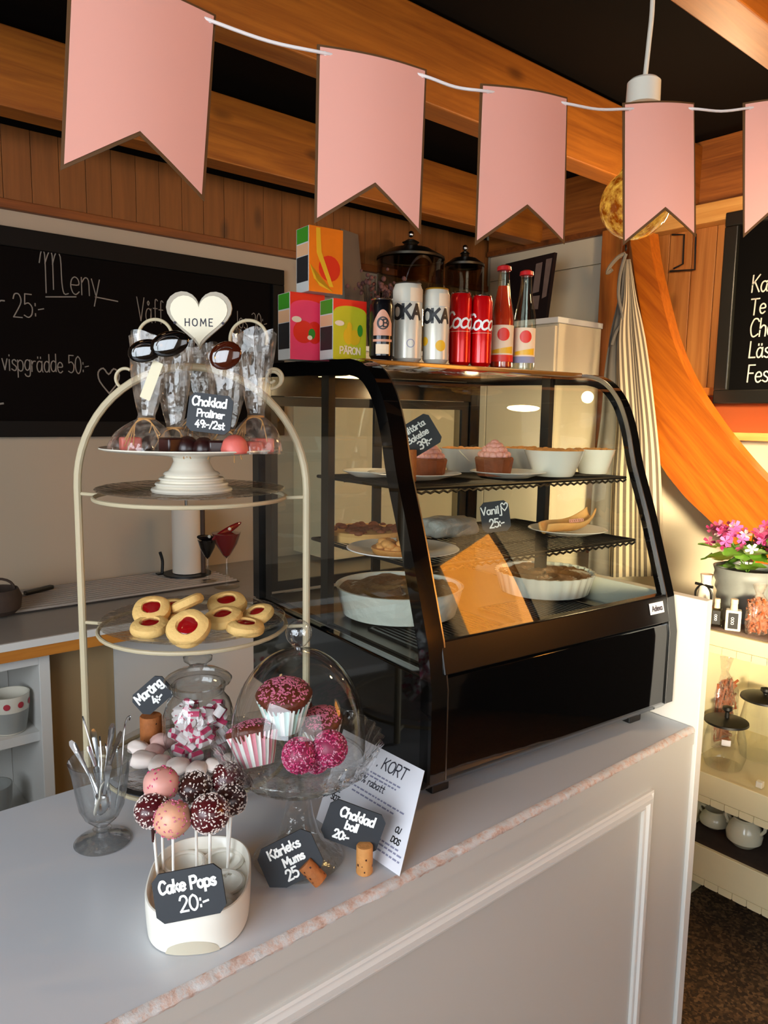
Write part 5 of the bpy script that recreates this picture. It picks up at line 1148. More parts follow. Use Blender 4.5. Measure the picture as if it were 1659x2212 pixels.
mk('pot_body', MB().lathe([(0, 0), (.05, 0), (.066, .015), (.07, .05), (.060, .075), (.055, .07), (.06, .05), (0, .03)], 30), M['basket'], t); mk('pot_handle', MB().tube([(.05*math.cos(a*.3), 0, .07+.035*math.sin(a*.3)) for a in range(11)], .004, 6), M['basket'], t)
# paper towel roll
P0 = onz(405, 1240, .911); kk = depth(P0)/FPX; P0 = V((P0.x, min(P0.y, 2.63), .9115))
t = thing('paper_towel_holder', 'white paper towel roll on a dark holder on the worktop', 'paper towel', P0)
zt_ = zat(P0.x, P0.y, 1096)-P0.z
mk('holder_base', MB().lathe([(0, 0), (50*kk, 0), (50*kk, .006), (0, .008)], 32), M['black_m'], t); mk('towel_roll', MB().lathe([(10*kk, .009), (31*kk, .009), (31*kk, zt_), (10*kk, zt_), (10*kk, .009)], 36), M['towel'], t); mk('holder_rod', MB().tube([(0, 0, .006), (0, 0, zt_+.03)], .006, 8), M['steel'], t); mk('holder_arm', MB().tube([V((0, 0, .004))+SR*34*kk, V((0, 0, zt_*1.02))+SR*34*kk], .010, 8), M['basket'], t)
p = onz(350, 1240, .911); t = thing('black_peg', 'small black peg standing on the drainer', 'peg', V((p.x, min(p.y, 2.66), .9107)))
mk('peg_foot', MB().box(-.02, .03, -.012, .012, 0, .005), M['black_m'], t, 0); mk('peg_post', MB().tube(cat([(0, 0, .004), (.003, 0, .05), (-.006, 0, .085)], 4), [.006]*9, 8), M['black_m'], t)
def cocktail(px, py, topy, rp_, mat, label, umb):
    p = onz(px, py, .9005); p.y = min(p.y, 2.60); p = V((p.x, p.y, .911 if p.y > 2.39 else .9005)); k = depth(p)/FPX; h_ = zat(p.x, p.y, topy)-p.z
    t = thing('cocktail_glass', label, 'cocktail glass', p, group='cocktail glasses on the worktop')
    r_ = rp_*k
    mk('glass_body', MB().lathe([(0, 0), (r_*.85, 0), (r_*.87, .002), (.006, .005), (.004, h_*.5), (r_*.25, h_*.58), (r_*.75, h_*.8), (r_, h_)], 32), M['glass'], t)
    mk('filling', MB().lathe([(0, h_*.53), (r_*.24, h_*.59), (r_*.72, h_*.80), (r_*.95, h_*.985), (0, h_*1.02)], 28), M[mat], t)
    mk('garnish', MB().sphere((0, 0, 0), 1, 14, 8, (r_*1.25, .006, .012)).xf(Matrix.Translation((0, -.005, h_*1.03)) @ Matrix.Rotation(R(umb), 4, 'Y')), M[mat], t); mk('pearl', MB().sphere((0, -r_*.5, h_*1.08), .006, 10, 8), M['porc'], t)
cocktail(449, 1262, 1165, 21, 'darkfruit', 'cocktail glass with dark filling left of the red one', 12); cocktail(490, 1268, 1150, 31, 'wine', 'cocktail glass with deep red filling and a garnish', -24)
# ------------------------------------------------------------------ open shelf unit with mugs, lower left
ux1 = .598; uY = 2.15
un = thing('open_shelf_unit', 'white open shelf unit with mugs below the worktop', 'shelf unit', (0, 0, 0))
mk('side_panel', MB().box(ux1-.03, ux1, uY, 2.5, .02, .847), M['white'], un, 0, bevel=.002); mk('top_board', MB().box(.0, ux1-.0305, uY, 2.5, .815, .847), M['white'], un, 0); mk('shelf_board', MB().box(.0, ux1-.0305, uY+.02, 2.5, .585, .612), M['white'], un, 0); mk('back_board', MB().box(0, ux1-.0305, 2.5, 2.51, .02, .847), M['white'], un, 0); mk('shelf_board', MB().box(.0, ux1-.0305, uY+.02, 2.5, .30, .327), M['white'], un, 0)
def mug(x_, y_, z_, r_, h_, body, label, deco):
    t = thing('mug', label, 'mug', (x_, y_, z_), group='mugs on the open shelf')
    mk('mug_body', MB().lathe([(0, 0), (r_*.72, 0), (r_*.78, .004), (r_*.95, h_*.6), (r_, h_), (r_*.94, h_), (r_*.88, h_*.6), (0, .01)], 32), M[body], t)
    mk('mug_handle', MB().tube([(-r_*.9-.022*math.sin(a*.35), 0, h_*.2+h_*.6*a/9) for a in range(10)], .005, 8), M[body], t)
    if deco:
        mk('mug_lower_pattern', MB().lathe([(r_*.785, .005), (r_*.955, h_*.6)], 32), M['mug_grey'], t)
        for a in (-100, -60, -20, 20): mk('mug_flower', disc_patch(r_*.985, a+40, h_*.78, .009), M['mug_flower'], t, 0)
pz = .613
mug(.505, 2.225, pz, .054, .112, 'porc', 'white mug with red flowers and a grey dotted base', True); mug(.36, 2.26, pz, .045, .09, 'porc', 'plain white mug behind the flowered one', False)
for i in range(2):
    o = mk('stacked_bowl', MB().lathe([(0, 0), (.03, 0), (.056, .03), (.06, .042), (.054, .04), (0, .008)], 30), M['porc'], None); o.location = (.40, 2.40, pz+.10+i*.03 if False else pz+i*.043); tag(o, ('lower white bowl' if i == 0 else 'upper white bowl')+' stacked on the open shelf', 'bowl')
o = mk('stacked_bowl', MB().lathe([(0, 0), (.03, 0), (.056, .03), (.06, .042), (.054, .04), (0, .008)], 30), M['porc'], None); o.location = (.40, 2.40, pz+.086); tag(o, 'topmost white bowl stacked on the open shelf', 'bowl')
mug(.46, 2.26, .328, .05, .12, 'mug_grey', 'grey jug like mug on the lower shelf', False)
# ------------------------------------------------------------------ cupboards in the far corner and what stands on them
zq = onx(1185, 686, 2.6).z; yq = onx(1205, 700, 2.6).y
cu = thing('corner_cupboard', 'white cupboard by the right wall behind the bottles', 'cupboard', (0, 0, 0))
mk('cupboard_body', MB().box(2.615, 2.92, yq+.005, 2.735, .92, zq-.025), M['wall_white'], cu, 0); mk('cupboard_top', MB().box(2.595, 2.92, yq-.005, 2.737, zq-.0245, zq), M['white'], cu, 0, bevel=.003)
for y0, y1 in ((yq+.012, (yq+2.735)/2-.003), ((yq+2.735)/2+.003, 2.72)): mk('cupboard_door', MB().box(2.600, 2.6145, y0, y1, .96, zq-.035), M['wall_white'], cu, 0, bevel=.003)
zc_ = 1.80
cu2 = thing('wall_cupboard', 'long pale cupboard along the back wall behind the display case', 'cupboard', (0, 0, 0))
mk('cupboard_body', MB().box(1.80, 2.49, 2.455, 2.738, .92, zc_-.02), M['wall_white'], cu2, 0); mk('cupboard_top', MB().box(1.79, 2.492, 2.435, 2.738, zc_-.0195, zc_), M['white'], cu2, 0)
for i in range(2): mk('cupboard_door', MB().box(1.805+i*.345, 2.142+i*.345, 2.440, 2.4545, 1.0, zc_-.03), M['wall_white'], cu2, 0, bevel=.003)
def storage(px, ytop, yb, r_px, Y, label):
    p = ony(px, 600, Y); k = depth(p)/FPX; r_ = r_px*k; z1 = zat(p.x, p.y, ytop); z0 = zc_+.0005; zl = zat(p.x, p.y, yb)
    t = thing('storage_jar', label, 'jar', (p.x, p.y, z0), group='lidded storage jars')
    h_ = zl-z0
    mk('jar_glass', MB().lathe([(0, 0), (r_*.95, 0), (r_, .006), (r_, h_-.01), (r_*.95, h_)], 36), M['smoke'], t); mk('jar_contents', MB().lathe([(0, .003), (r_*.93, .003), (r_*.93, h_*.62), (0, h_*.66)], 30), M['choc'], t)
    tz = z1-z0
    mk('jar_lid', MB().lathe([(r_*1.02, h_-.004), (r_*1.02, h_+.006), (r_*.6, h_+(tz-h_)*.35), (r_*.24, h_+(tz-h_)*.42), (r_*.2, h_+(tz-h_)*.55), (r_*.26, h_+(tz-h_)*.6), (r_*.12, h_+(tz-h_)*.7), (0, h_+(tz-h_)*.72)], 32), M['steel_d'], t); mk('lid_knob', MB().sphere((0, 0, tz-.012), .014, 12, 8), M['silver'], t)
storage(886, 500, 560, 72, 2.57, 'large dark glass storage jar with a metal lid behind the cans'); storage(1003, 530, 575, 42, 2.49, 'smaller dark glass storage jar with a knob lid')
# paper roll bag and dried flowers
p = ony(785, 560, 2.62); t = thing('paper_bags', 'brown grey paper bags standing behind the orange carton', 'paper bags', (p.x, p.y, zc_+.001))
hh = zat(p.x, p.y, 490)-zc_
for i in range(3): mk('bag_sheet', MB().prism([(-.075+i*.01, 0), (.035+i*.008, 0), (.03+i*.008, hh*(.98-.05*i)), (-.065+i*.012, hh*(1-.04*i))], (1, 0, 0), (0, .15, .99), (0, .004, 0), (0, i*.012, 0)), plain('kraft_bag%d' % i, ('#6d5a4a', '#594637', '#7a6a5a')[i], .85), t, 0)
p = ony(815, 640, 2.48); t = thing('dried_flowers', 'bunch of dried brownish flowers behind the black can', 'dried flowers', (p.x, p.y, zc_+.001)); rn = random.Random(8)
b = MB(); b2 = MB(); zf = zat(p.x, p.y, 622)-zc_
for i in range(70):
    q_ = V((rn.gauss(0, .05), rn.gauss(0, .03), zf+rn.gauss(0, .022))); b.sphere(q_, rn.uniform(.006, .012), 6, 4)
    if i % 3 == 0: b2.tube([(q_.x*.3, q_.y*.3, .0), q_], .0015, 4)
mk('flower_heads', b, M['dried'], t, 60, kind='stuff'); mk('stems', b2, M['basket'], t, kind='stuff')
# framed photographs leaning on the corner cupboard
ph = thing('photo_album', 'dark album of photographs leaning on the corner cupboard', 'album', (0, 0, 0))
XA = 2.76
def ap(px, py, dx=0): return onx(px, py, XA+dx)
cs_ = [ap(1092, 570), ap(1198, 545), ap(1178, 672), ap(1092, 680)]
cs_[2].z = cs_[3].z = zq+.0005
b = MB(); b.add(cs_+[p+V((.02, 0, 0)) for p in cs_], [(0, 1, 2, 3), (7, 6, 5, 4), (0, 4, 5, 1), (1, 5, 6, 2), (2, 6, 7, 3), (3, 7, 4, 0)]); mk('album_cover', b, M['photo'], ph, 0)
for q_ in ([(1158, 570), (1172, 566), (1164, 630), (1150, 634)], [(1180, 560), (1193, 557), (1180, 640), (1170, 645)], [(1150, 640), (1166, 638), (1162, 668), (1148, 668)]):
    cc_ = [ap(a, c, -.003) for a, c in q_]; mk('photo_print', MB().add(cc_, [(0, 1, 2, 3)]), M['photo_l'], ph, 0)
# ------------------------------------------------------------------ apron on the hook
ap_o = thing('striped_apron', 'grey and white striped apron hanging on a hook by the plank', 'apron', (0, 0, 0))
Le = [(1344, 560), (1333, 640), (1312, 720), (1298, 800), (1290, 900), (1272, 1050), (1262, 1245)]
Re = [(1362, 560), (1371, 640), (1381, 700), (1396, 800), (1413, 950), (1420, 1050), (1425, 1245)]
XAp = 2.74
lc, rc_ = cat([onx(a, c, XAp) for a, c in Le], 6), cat([onx(a, c, XAp) for a, c in Re], 6); nv, nu = len(lc), 97
b = MB()
for j in range(nv):
    for i in range(nu):
        u = i/(nu-1); q_ = lc[j].lerp(rc_[j], u); q_.x += (.012*math.sin(u*19+j*.05)+.02*math.sin(u*7+1))*min(1, j/14); b.v.append(q_)
for j in range(nv-1):
    for i in range(nu-1):
        b.f.append((j*nu+i, j*nu+i+1, (j+1)*nu+i+1, (j+1)*nu+i)); u = i/(nu-1)
        b.m.append(0 if u < .34 else (1 if (i//3) % 2 else 2))
ao = mk('apron_cloth', b, [M['cloth'], plain('apron_light', '#b5a58a', .9), plain('apron_dark', '#5a4e42', .9)], ap_o, 60); so = ao.modifiers.new('thick', 'SOLIDIFY'); so.thickness = .003
b = MB().tube(cat([onx(a, c, XAp-.02) for a, c in ((1350, 548), (1335, 556), (1318, 575), (1312, 590), (1322, 582))], 4), .008, 8); mk('apron_strap', b, plain('strap', '#8a7d6a', .9), ap_o)
b = MB().tube(cat([onx(a, c, XAp-.02) for a, c in ((1352, 548), (1340, 590), (1336, 640), (1345, 690), (1330, 720), (1322, 745))], 4), .007, 8); mk('apron_strap', b, M['cloth'], ap_o)
b = MB().tube(cat([onx(1352, 540, 2.925), onx(1352, 540, XAp-.03), onx(1352, 530, XAp-.045)], 4), .004, 8); o = mk('wall_hook', b, M['black_m'], None); tag(o, 'small dark hook carrying the apron', 'hook')
def onr(P, X): return [onx(a, c, X) for a, c in P]
b = MB().tube(onr([(1452, 507), (1478, 507), (1475, 570), (1455, 580)], 2.955), .004, 6); o = mk('shelf_bracket', b, M['black_m'], None); tag(o, 'bent dark wire bracket on the pine boards', 'bracket')
b = MB().tube(onr([(1503, 505), (1501, 582), (1447, 586)], 2.955), .004, 6); o = mk('shelf_bracket', b, M['black_m'], None); tag(o, 'second bent dark wire bracket below the fourth flag', 'bracket')
# ------------------------------------------------------------------ drinks board on the right
XB = 2.90
kb = thing('drinks_board', 'black framed chalkboard listing drinks on the right wall', 'chalkboard', (0, 0, 0))
tl, bl = onx(1566, 462, XB), onx(1546, 872, XB); y1 = (tl.y+bl.y)/2; z1, z0 = tl.z, bl.z; y0 = y1-.62
mk('board_surface', MB().box(XB+.012, XB+.024, y0, y1, z0, z1), plain('board_black', '#050404', .9, spec=.1), kb, 0)
fr_ = .052
for a in ((y0, y1, z1-fr_, z1), (y0, y1, z0, z0+fr_), (y1-fr_, y1, z0+fr_, z1-fr_), (y0, y0+fr_, z0+fr_, z1-fr_)):
    mk('board_frame', MB().box(XB-.012, XB+.0115, a[0], a[1], a[2], a[3]), plain('kb_frame', '#14130f', .4) if a[2] == z1-fr_ else bpy.data.materials['kb_frame'], kb, 0, bevel=.004)
b = MB()
for txt, px, py, h_ in (('Kaffe', 1624, 632, 36), ('Te', 1620, 680, 34), ('Choklad', 1620, 727, 38), ('Läsk', 1618, 773, 34), ('Festis', 1614, 826, 36)):
    p = onx(px, py, XB+.0115); q_ = onx(px, py-h_, XB+.0115); bb_ = MB(); write(bb_, txt, 0, 0, q_.z-p.z, .005, 0, 'l', .06, 0, .03, xs=.72)
    bb_.xf(Matrix.Translation((XB+.0112, p.y, p.z)) @ Matrix.Rotation(R(-90), 4, 'Z')); k0 = len(b.v); b.v += bb_.v; b.f += [tuple(i+k0 for i in f) for f in bb_.f]; b.m += bb_.m
mk('chalk_lettering', b, M['chalk_w'], kb, 0)
# ------------------------------------------------------------------ cream shelf unit at the right
XS = 2.10; sy0, sy1 = .2, 1.05
su = thing('cream_shelf_unit', 'cream wooden shelf unit with scalloped trim at the right', 'shelf unit', (0, 0, 0))
LZ = ((.911, .847), (.478, .383), (.246, .125))
for k_i, (zt1, zb1) in enumerate(LZ):
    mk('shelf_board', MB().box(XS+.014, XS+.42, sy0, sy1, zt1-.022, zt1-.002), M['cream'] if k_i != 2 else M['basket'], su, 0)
    mk('shelf_lip', MB().box(XS, XS+.0135, sy0, sy1, zb1+.022, zt1), M['cream'], su, 0, bevel=.002)
    y = sy0
    while y < sy1-.01:
        mk('trim_scallop', MB().prism([(0, .0215), (.0405, .0215), (.0405, .003), (.038, .0005), (.02, 0), (.0025, .0005), (0, .003)], (0, 1, 0), (0, 0, 1), (.011, 0, 0), (XS, y+.001, zb1)), M['cream'], su, 0); y += .042
mk('back_board', MB().box(XS+.42, XS+.435, sy0, sy1, 0, .908), M['cream'], su, 0); mk('side_board', MB().box(XS+.002, XS+.435, sy1+.0005, sy1+.02, 0, .911), M['cream'], su, 0)
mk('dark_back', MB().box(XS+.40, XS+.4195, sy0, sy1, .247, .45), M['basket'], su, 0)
z1s, z2s, z3s = .911-.0015, .478-.0015, .246-.0015
o = mk('table_runner', MB().grid(14, 10, lambda u, v: (XS+.02+.36*v, .22+.80*u, z1s+.0015+.002*math.sin(u*20)*math.sin(v*9))), M['brown_cloth'], None, 60); tag(o, 'brown patterned cloth spread on the top shelf', 'cloth'); o.modifiers.new('thick', 'SOLIDIFY').thickness = .002
def rs(px, X, z):
    y_ = 1.0
    for _ in range(30): y_ += (pr((X, y_, z+.004))[0]-px)*.0012
    return V((X, y_, z+.004))
# zinc pot with pelargonium
pp = rs(1606, 2.30, z1s); kk = depth(pp)/FPX
pot = thing('potted_pelargonium', 'pink flowering pelargonium in a ribbed zinc bucket', 'potted plant', pp)
ph_ = zat(pp.x, pp.y, 1225)-pp.z; r1 = 66*kk; rr0 = r1*.72
mk('zinc_bucket', MB().lathe([(0, 0), (rr0, 0)]+[(rr0+(r1-rr0)*t_/10+(.005 if t_ in (4, 6, 8) else 0), ph_*t_/10) for t_ in range(1, 10)]+[(r1*1.02, ph_*.98), (r1*1.03, ph_), (r1*.97, ph_), (r1*.9, ph_*.85), (0, ph_*.85)], 40), M['zinc'], pot)
mk('potting_soil', MB().lathe([(0, ph_*.88), (r1*.9, ph_*.87), (0, ph_*.9)], 20), M['soil'], pot)
rn = random.Random(21)
def leafm(c, s_, rz, tilt):
    out = []
    for i in range(18):
        a = 2*math.pi*i/18; q_ = s_*(1+.12*math.cos(7*a))*(1 if abs(a-math.pi) > .4 else .55); out.append((q_*math.cos(a), q_*math.sin(a)))
    b = MB(); b.v = [V((0, 0, -.12*s_))]+[V((x_, y_, .10*s_*math.sin(3*math.atan2(y_, x_)))) for x_, y_ in out]; b.f = [(0, 1+i, 1+(i+1) % 18) for i in range(18)]; b.m = [0]*18
    b.xf(Matrix.Translation(c) @ Matrix.Rotation(rz, 4, 'Z') @ Matrix.Rotation(tilt, 4, 'Y')); return b
for i in range(34):
    a = rn.uniform(0, 6.28); d_ = r1*rn.uniform(.3, 1.45); c = V((d_*math.cos(a), d_*math.sin(a), ph_+rn.uniform(.005, .075)))
    mk('leaf', leafm(c, rn.uniform(.028, .045), a, rn.uniform(-.2, .8)), M['leaf'], pot, 60)
b = MB()
for i in range(8): a = rn.uniform(0, 6.28); b.tube([(0, 0, ph_*.88), (r1*.7*math.cos(a), r1*.7*math.sin(a), ph_+.10)], .0018, 5)
mk('flower_stem', b, M['leaf'], pot, kind='stuff')
for i in range(48):
    a = rn.uniform(0, 6.28); d_ = r1*math.sqrt(rn.random())*1.2; c = V((d_*math.cos(a), d_*math.sin(a), ph_+.105+rn.uniform(-.02, .04)-.02*(d_/r1)))
    b = MB(); face = V((rn.uniform(-1.2, -.2), rn.uniform(-1, .4), rn.uniform(.2, 1))).normalized(); rot = face.to_track_quat('Z', 'Y').to_matrix().to_4x4()
    for k in range(5):
        an = 2*math.pi*k/5
        pts = [(0, 0, 0), (.011*math.cos(an-.5), .011*math.sin(an-.5), .002), (.019*math.cos(an-.25), .019*math.sin(an-.25), .004), (.019*math.cos(an+.25), .019*math.sin(an+.25), .004), (.011*math.cos(an+.5), .011*math.sin(an+.5), .002)]
        b.add(pts, [(0, 1, 2, 3, 4)])
    b.xf(Matrix.Translation(c) @ rot); mk('blossom', b, M[('petal', 'petal', 'petal_l', 'petal', 'petal_l', 'petal_l')[i % 6] if i < 42 else 'petal_w'], pot, 60)
def small_bottle(px, X, w_px, ytop, lab, label):
    p = rs(px, X, z1s); k = depth(p)/FPX; r_ = w_px/2*k; h_ = zat(p.x, p.y, ytop)-p.z
    ang = math.atan2(CAM.y-p.y, CAM.x-p.x)+math.pi/2; t = thing('small_bottle', label, 'bottle', p, ang, group='small bottles on the top shelf')
    mk('bottle_glass', MB().box(-r_, r_, -r_*.7, r_*.7, .0, h_*.66), M['soda_c'] if lab else M['porc'], t, 0, bevel=.003); mk('bottle_neck', MB().lathe([(r_*.5, h_*.66), (r_*.45, h_*.85), (r_*.5, h_*.86), (r_*.48, h_), (0, h_)], 18), M['glass'] if False else M['label'], t)
    mk('bottle_label', MB().box(-r_*.62, r_*.62, -r_*.7-.0012, -r_*.7-.0004, h_*.08, h_*.58), M['black_p'], t, 0)
    b = MB(); write(b, 'oil' if False else 'ooo', 0, 0, h_*.13, .0012, -r_*.7-.0016, rot=R(90)); b.xf(Matrix.Translation((h_*.02, 0, h_*.33))); mk('label_squiggle', b, M['pen'], t, 0)
small_bottle(1546, 2.16, 25, 1293, True, 'small glass bottle with a black label'); small_bottle(1582, 2.15, 31, 1294, False, 'small bottle with a white framed black label')
p = rs(1521, 2.26, z1s); k = depth(p)/FPX; t = thing('ribboned_vase', 'small white vase tied with a black ribbon bow', 'vase', p)
hv = zat(p.x, p.y, 1240)-p.z
mk('vase_body', MB().lathe([(0, 0), (14*k, 0), (18*k, hv*.3), (14*k, hv*.7), (10*k, hv*.8), (13*k, hv), (0, hv*.97)], 24), M['porc'], t)
b = MB()
for s_ in (-1, 1): b.tube(cat([V((-.012, 0, hv*.62)), V((-.014, s_*.012, hv*.70)), V((-.014, s_*.026, hv*.55)), V((-.014, s_*.022, hv*.28)), V((-.014, s_*.008, hv*.35))], 5, closed=True), .0035, 6, closed=True)
b.tube([(-.014, -.028, hv*.72), (-.014, .028, hv*.75)], .005, 6); mk('ribbon_bow', b, M['black_m'], t)
def sweet_bag(px, X, z, w_px, ytop, label, mat):
    p = rs(px, X, z); k = depth(p)/FPX; w_ = w_px*k/2; h_ = zat(p.x, p.y, ytop)-p.z; t = thing('pasta_bag', label, 'food bag', p, R(-20)); rn = random.Random(px)
    mk('clear_bag', MB().lathe([(0, .001), (w_*.9, .001), (w_, h_*.2), (w_*.95, h_*.6), (w_*.3, h_*.8), (w_*.6, h_)], 30, ay=.6, rip=lambda i, z_: 1+.05*math.sin(i*1.7)), M['cell'], t)
    b = MB()
    for i in range(110): b.tube([V((rn.uniform(-.7, .7)*w_, rn.uniform(-.4, .4)*w_, rn.uniform(.04, .72)*h_)) + V((rn.uniform(-1, 1), rn.uniform(-1, 1), rn.uniform(-1, 1)))*.008*s_ for s_ in (-1, 0, 1)], .004, 5)
    mk('dry_pasta', b, M[mat], t, kind='stuff')
sweet_bag(1634, 2.17, z1s, 58, 1262, 'clear bag of reddish dry pasta beside the zinc bucket', 'pasta'); sweet_bag(1550, 2.33, z2s, 84, 1412, 'tall clear bag of reddish pasta on the middle shelf', 'pasta')
def lid_jar(px, X, w_px, ytop, ylid, label, sticker):
    p = rs(px, X, z2s); k = depth(p)/FPX; r_ = w_px/2*k; h_ = zat(p.x, p.y, ylid)-p.z; h2 = zat(p.x, p.y, ytop)-p.z; t = thing('glass_jar', label, 'jar', p, group='glass jars with black lids')
    mk('jar_glass', MB().lathe([(0, .001), (r_*.85, .001), (r_, h_*.25), (r_*.96, h_*.6), (r_*.78, h_*.96), (r_*.78, h_)], 36), M['glass'], t); mk('jar_lid', MB().lathe([(r_*.8, h_-.001), (r_*1.02, h_), (r_*1.0, h_+.006), (r_*.5, h_+.014), (0, h_+.016)], 36), M['black_m'], t); mk('lid_knob', MB().lathe([(.007, h_+.012), (.006, h2-.02), (.015, h2-.012), (.014, h2-.004), (0, h2)], 18), M['black_m'], t)
    if sticker: mk('price_sticker', cyl_patch(r_*.93, -75, -50, h_*.62, h_*.75, 4), M['paper'], t, 0)
lid_jar(1562, 2.19, 88, 1524, 1560, 'small bulbous glass jar with a black knob lid', True); lid_jar(1642, 2.34, 96, 1484, 1510, 'larger glass jar with a black knob lid', False)
p = rs(1641, 2.135, z2s); o = mk('white_cube', MB().box(-.009, .009, -.009, .009, 0, .018), M['porc'], None, 0, bevel=.002); o.location = p; tag(o, 'tiny white cube on the front of the middle shelf', 'cube')
def teapot(px, X, w_px, ytop, label):
    p = rs(px, X, z3s); k = depth(p)/FPX; r_ = w_px/2*k; h_ = zat(p.x, p.y, ytop)-p.z; t = thing('sugar_bowl', label, 'pot', p, group='round cream pots on the bottom shelf')
    mk('pot_body', MB().lathe([(0, 0), (r_*.6, 0), (r_*.95, h_*.2), (r_, h_*.42), (r_*.85, h_*.7), (r_*.62, h_*.9), (r_*.66, h_), (r_*.58, h_), (0, h_*.8)], 36), M['teapot'], t)
    for s_ in (-1, 1): mk('pot_handle', MB().tube(cat([V((0, s_*r_*.6, h_*.92)), V((0, s_*r_*1.0, h_*1.0)), V((0, s_*r_*1.12, h_*.78)), V((0, s_*r_*.9, h_*.58))], 5), .005, 8), M['teapot'], t)
teapot(1542, 2.24, 60, 1748, 'round cream handled pot at the left of the bottom shelf'); teapot(1606, 2.21, 74, 1764, 'round cream handled pot at the front of the bottom shelf')
# ------------------------------------------------------------------ pink flag bunting
FL = [((150, -94), (467, 32), (438, 437), (298, 298), (133, 365), .70, .79), ((685, 95), (922, 150), (905, 508), (808, 405), (682, 480), .836, .90),
      ((1038, 180), (1226, 210), (1213, 530), (1137, 450), (1033, 527), .928, 1.006), ((1345, 222), (1500, 222), (1497, 515), (1435, 455), (1352, 527), 1.056, 1.10), ((1605, 222), (1745, 210), (1742, 500), (1680, 445), (1612, 510), 1.14, 1.17)]
lab = ['largest pink swallowtail flag, nearest at the top left', 'pink swallowtail flag, second from the left', 'pink swallowtail flag in the middle above the bottles', 'pink swallowtail flag hanging before the amber lamp', 'pink swallowtail flag cut by the right edge']
knots = []
for (tl, tr, br, nt2, bl, d0, d1), lb in zip(FL, lab):
    P = [dep(*tl, d0), dep(*tr, d1), dep(*br, d1), dep(*nt2, (d0+d1)/2), dep(*bl, d0)]
    c = (P[0]+P[1])/2; rt = P[1]-P[0]; dn = ((P[4]-P[0])+(P[2]-P[1]))/2
    Mx = frame(c, rt, -dn); inv = Mx.inverted(); L2 = [inv @ p for p in P]
    t = thing('pink_flag', lb, 'flag', M=Mx, group='pink flags of the bunting')
    W2 = rt.length
    def sheet(ins, y0, y1, name, mat, par=t, bow=.006):
        o2 = [(L2[0].x+ins, L2[0].z-ins*.9), (L2[1].x-ins, L2[1].z-ins*.9), (L2[2].x-ins, L2[2].z+ins*1.9), (L2[3].x, L2[3].z+ins*1.35), (L2[4].x+ins, L2[4].z+ins*1.9)]
        n = 9; b = MB()
        def ln(a, c_, s_): return (a[0]+(c_[0]-a[0])*s_, a[1]+(c_[1]-a[1])*s_)
        top = [ln(o2[0], o2[1], i/(2*n)) for i in range(2*n+1)]; bot = [ln(o2[4], o2[3], i/n) for i in range(n+1)]+[ln(o2[3], o2[2], i/n) for i in range(1, n+1)]
        m = 8
        for yy in (y0, y1):
            for j in range(m+1):
                for i in range(2*n+1):
                    x_, z_ = ln(top[i], bot[i], j/m); b.v.append(V((x_, yy-bow*math.cos(x_/W2*math.pi), z_)))
        k = 2*n+1; off = (m+1)*k
        for j in range(m):
            for i in range(2*n): q_ = j*k+i; b.f += [(q_, q_+k, q_+k+1, q_+1), (off+q_, off+q_+1, off+q_+k+1, off+q_+k)]; b.m += [0, 0]
        rim = [i for i in range(k)]+[j*k+k-1 for j in range(1, m+1)]+[m*k+i for i in range(k-2, -1, -1)]+[j*k for j in range(m-1, 0, -1)]
        for a, c_ in zip(rim, rim[1:]+rim[:1]): b.f.append((a, c_, off+c_, off+a)); b.m.append(0)
        return mk(name, b, M[mat], par, 40)
    sheet(0, 0, .0012, 'card_border', 'goldedge'); sheet(.0032, -.0007, -.0001, 'card_face', 'pink')
    sc_f = W2/.15
    for s_ in (0, 1):
        x_ = (L2[0].x+.008) if s_ == 0 else (L2[1].x-.008); z_ = (L2[0].z if s_ == 0 else L2[1].z)-.010
        yb_ = -.006*math.cos(x_/W2*math.pi)
        mk('eyelet', MB().lathe([(.0012, 0), (.0024, .0004), (.0026, .001), (.0014, .0012)], 12).xf(Matrix.Translation((x_, yb_-.0005, z_)) @ Matrix.Rotation(R(90), 4, 'X')), M['ribbon'], t)
        knots.append(Mx @ V((x_, yb_-.0016, z_)))
    cr = cat([V((L2[0].x+.008, -.0016-.006*math.cos((L2[0].x+.008)/W2*math.pi), L2[0].z-.010)), V((0, .004-.006, (L2[0].z+L2[1].z)/2-.008)), V((L2[1].x-.008, -.0016-.006*math.cos((L2[1].x-.008)/W2*math.pi), L2[1].z-.010))], 4)
pts = []
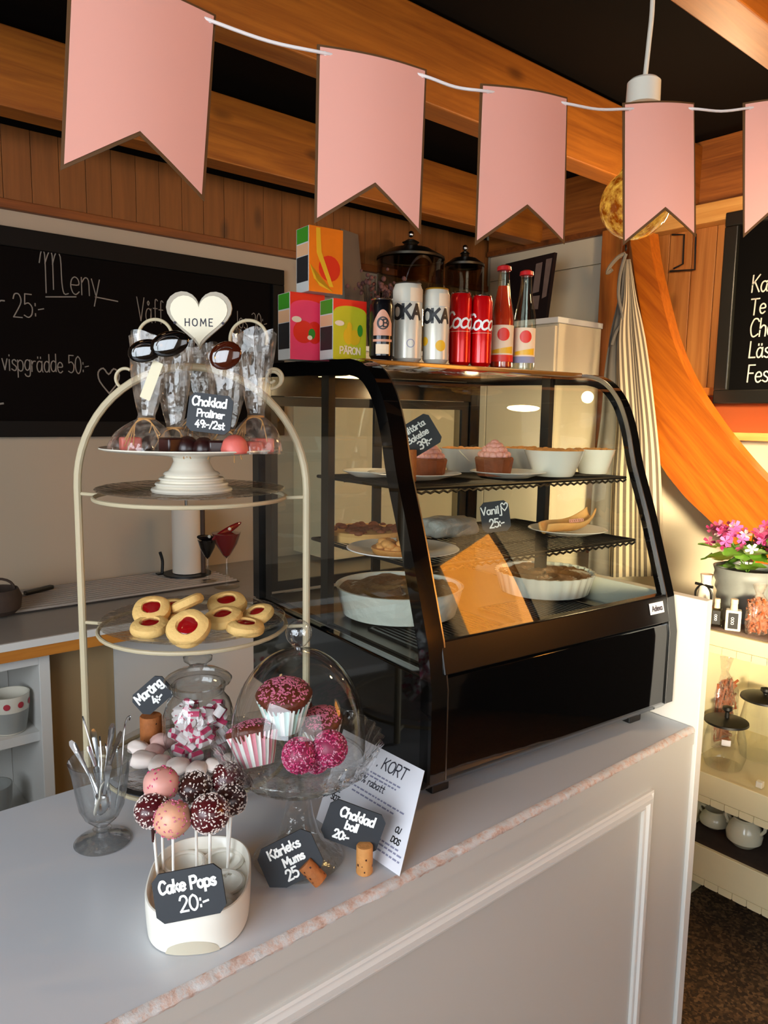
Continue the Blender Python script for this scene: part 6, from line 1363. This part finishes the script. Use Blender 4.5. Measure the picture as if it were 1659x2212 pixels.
for i in range(0, 10, 2):
    a, c_ = knots[i], knots[i+1]; tow = (CAM-(a+c_)/2).normalized()
    pts += [a, (a+c_)/2-tow*.02, c_]
    if i+2 < 10: nx = knots[i+2]; pts.append((c_+nx)/2-V((0, 0, .004)))
o = mk('bunting_ribbon', MB().tube(cat([V((-1.44, .15, 2.25)), dep(-120, -210, .62)]+pts+[dep(1900, 205, 1.24), V((2.96, .75, 2.2))], 5), .0019, 8), M['ribbon'], None); tag(o, 'white ribbon string carrying the pink flags', 'ribbon')
# ------------------------------------------------------------------ pendant lamp behind the fourth flag
LD = 1.40
t = thing('pendant_lamp', 'amber glass pendant bulb on a white cord and socket', 'pendant lamp', dep(1390, 200, LD)); o0 = dep(1390, 200, LD)
def lq(px, py): return dep(px, py, LD)-o0
kL = LD/FPX
mk('lamp_cord', MB().tube(cat([lq(1413, -180), lq(1410, 0), lq(1402, 90), lq(1393, 172)], 5), .0045, 8), M['porc'], t)
mk('lamp_socket', MB().lathe([(0, 26*kL), (30*kL, 25*kL), (35*kL, 20*kL), (36*kL, -26*kL), (30*kL, -27*kL), (0, -27*kL)], 32), M['porc'], t)
cz = (lq(1372, 440)).z; rb = 74*kL
off = lq(1372, 440); off.z = 0
prof = [(16*kL, -26*kL), (17*kL, -60*kL), (24*kL, cz+rb*1.35)]+[(rb*math.cos(R(a)), cz+rb*math.sin(R(a))) for a in range(55, -90, -8)]+[(0, cz-rb)]
bb_ = MB().lathe(prof, 40)
for v in bb_.v: v += off*min(1, max(0, (-26*kL-v.z)/(-26*kL-cz)))
mk('amber_bulb', bb_, M['bulb'], t, 60)
fil = MB()
for a in range(6):
    an = a*math.pi/3; fil.tube([off+V((10*kL*math.cos(an), 10*kL*math.sin(an), cz+rb*.6)), off+V((26*kL*math.cos(an), 26*kL*math.sin(an), cz-rb*.1)), off+V((10*kL*math.cos(an+.5), 10*kL*math.sin(an+.5), cz+rb*.55))], .0014, 5)
mk('filament', fil, plain('filament_glow', '#ffb347', .5, emit=(1, .55, .16), es=60), t)
point('pendant_light', o0+off+V((0, 0, cz)), 4, (1.0, .55, .2), .03)
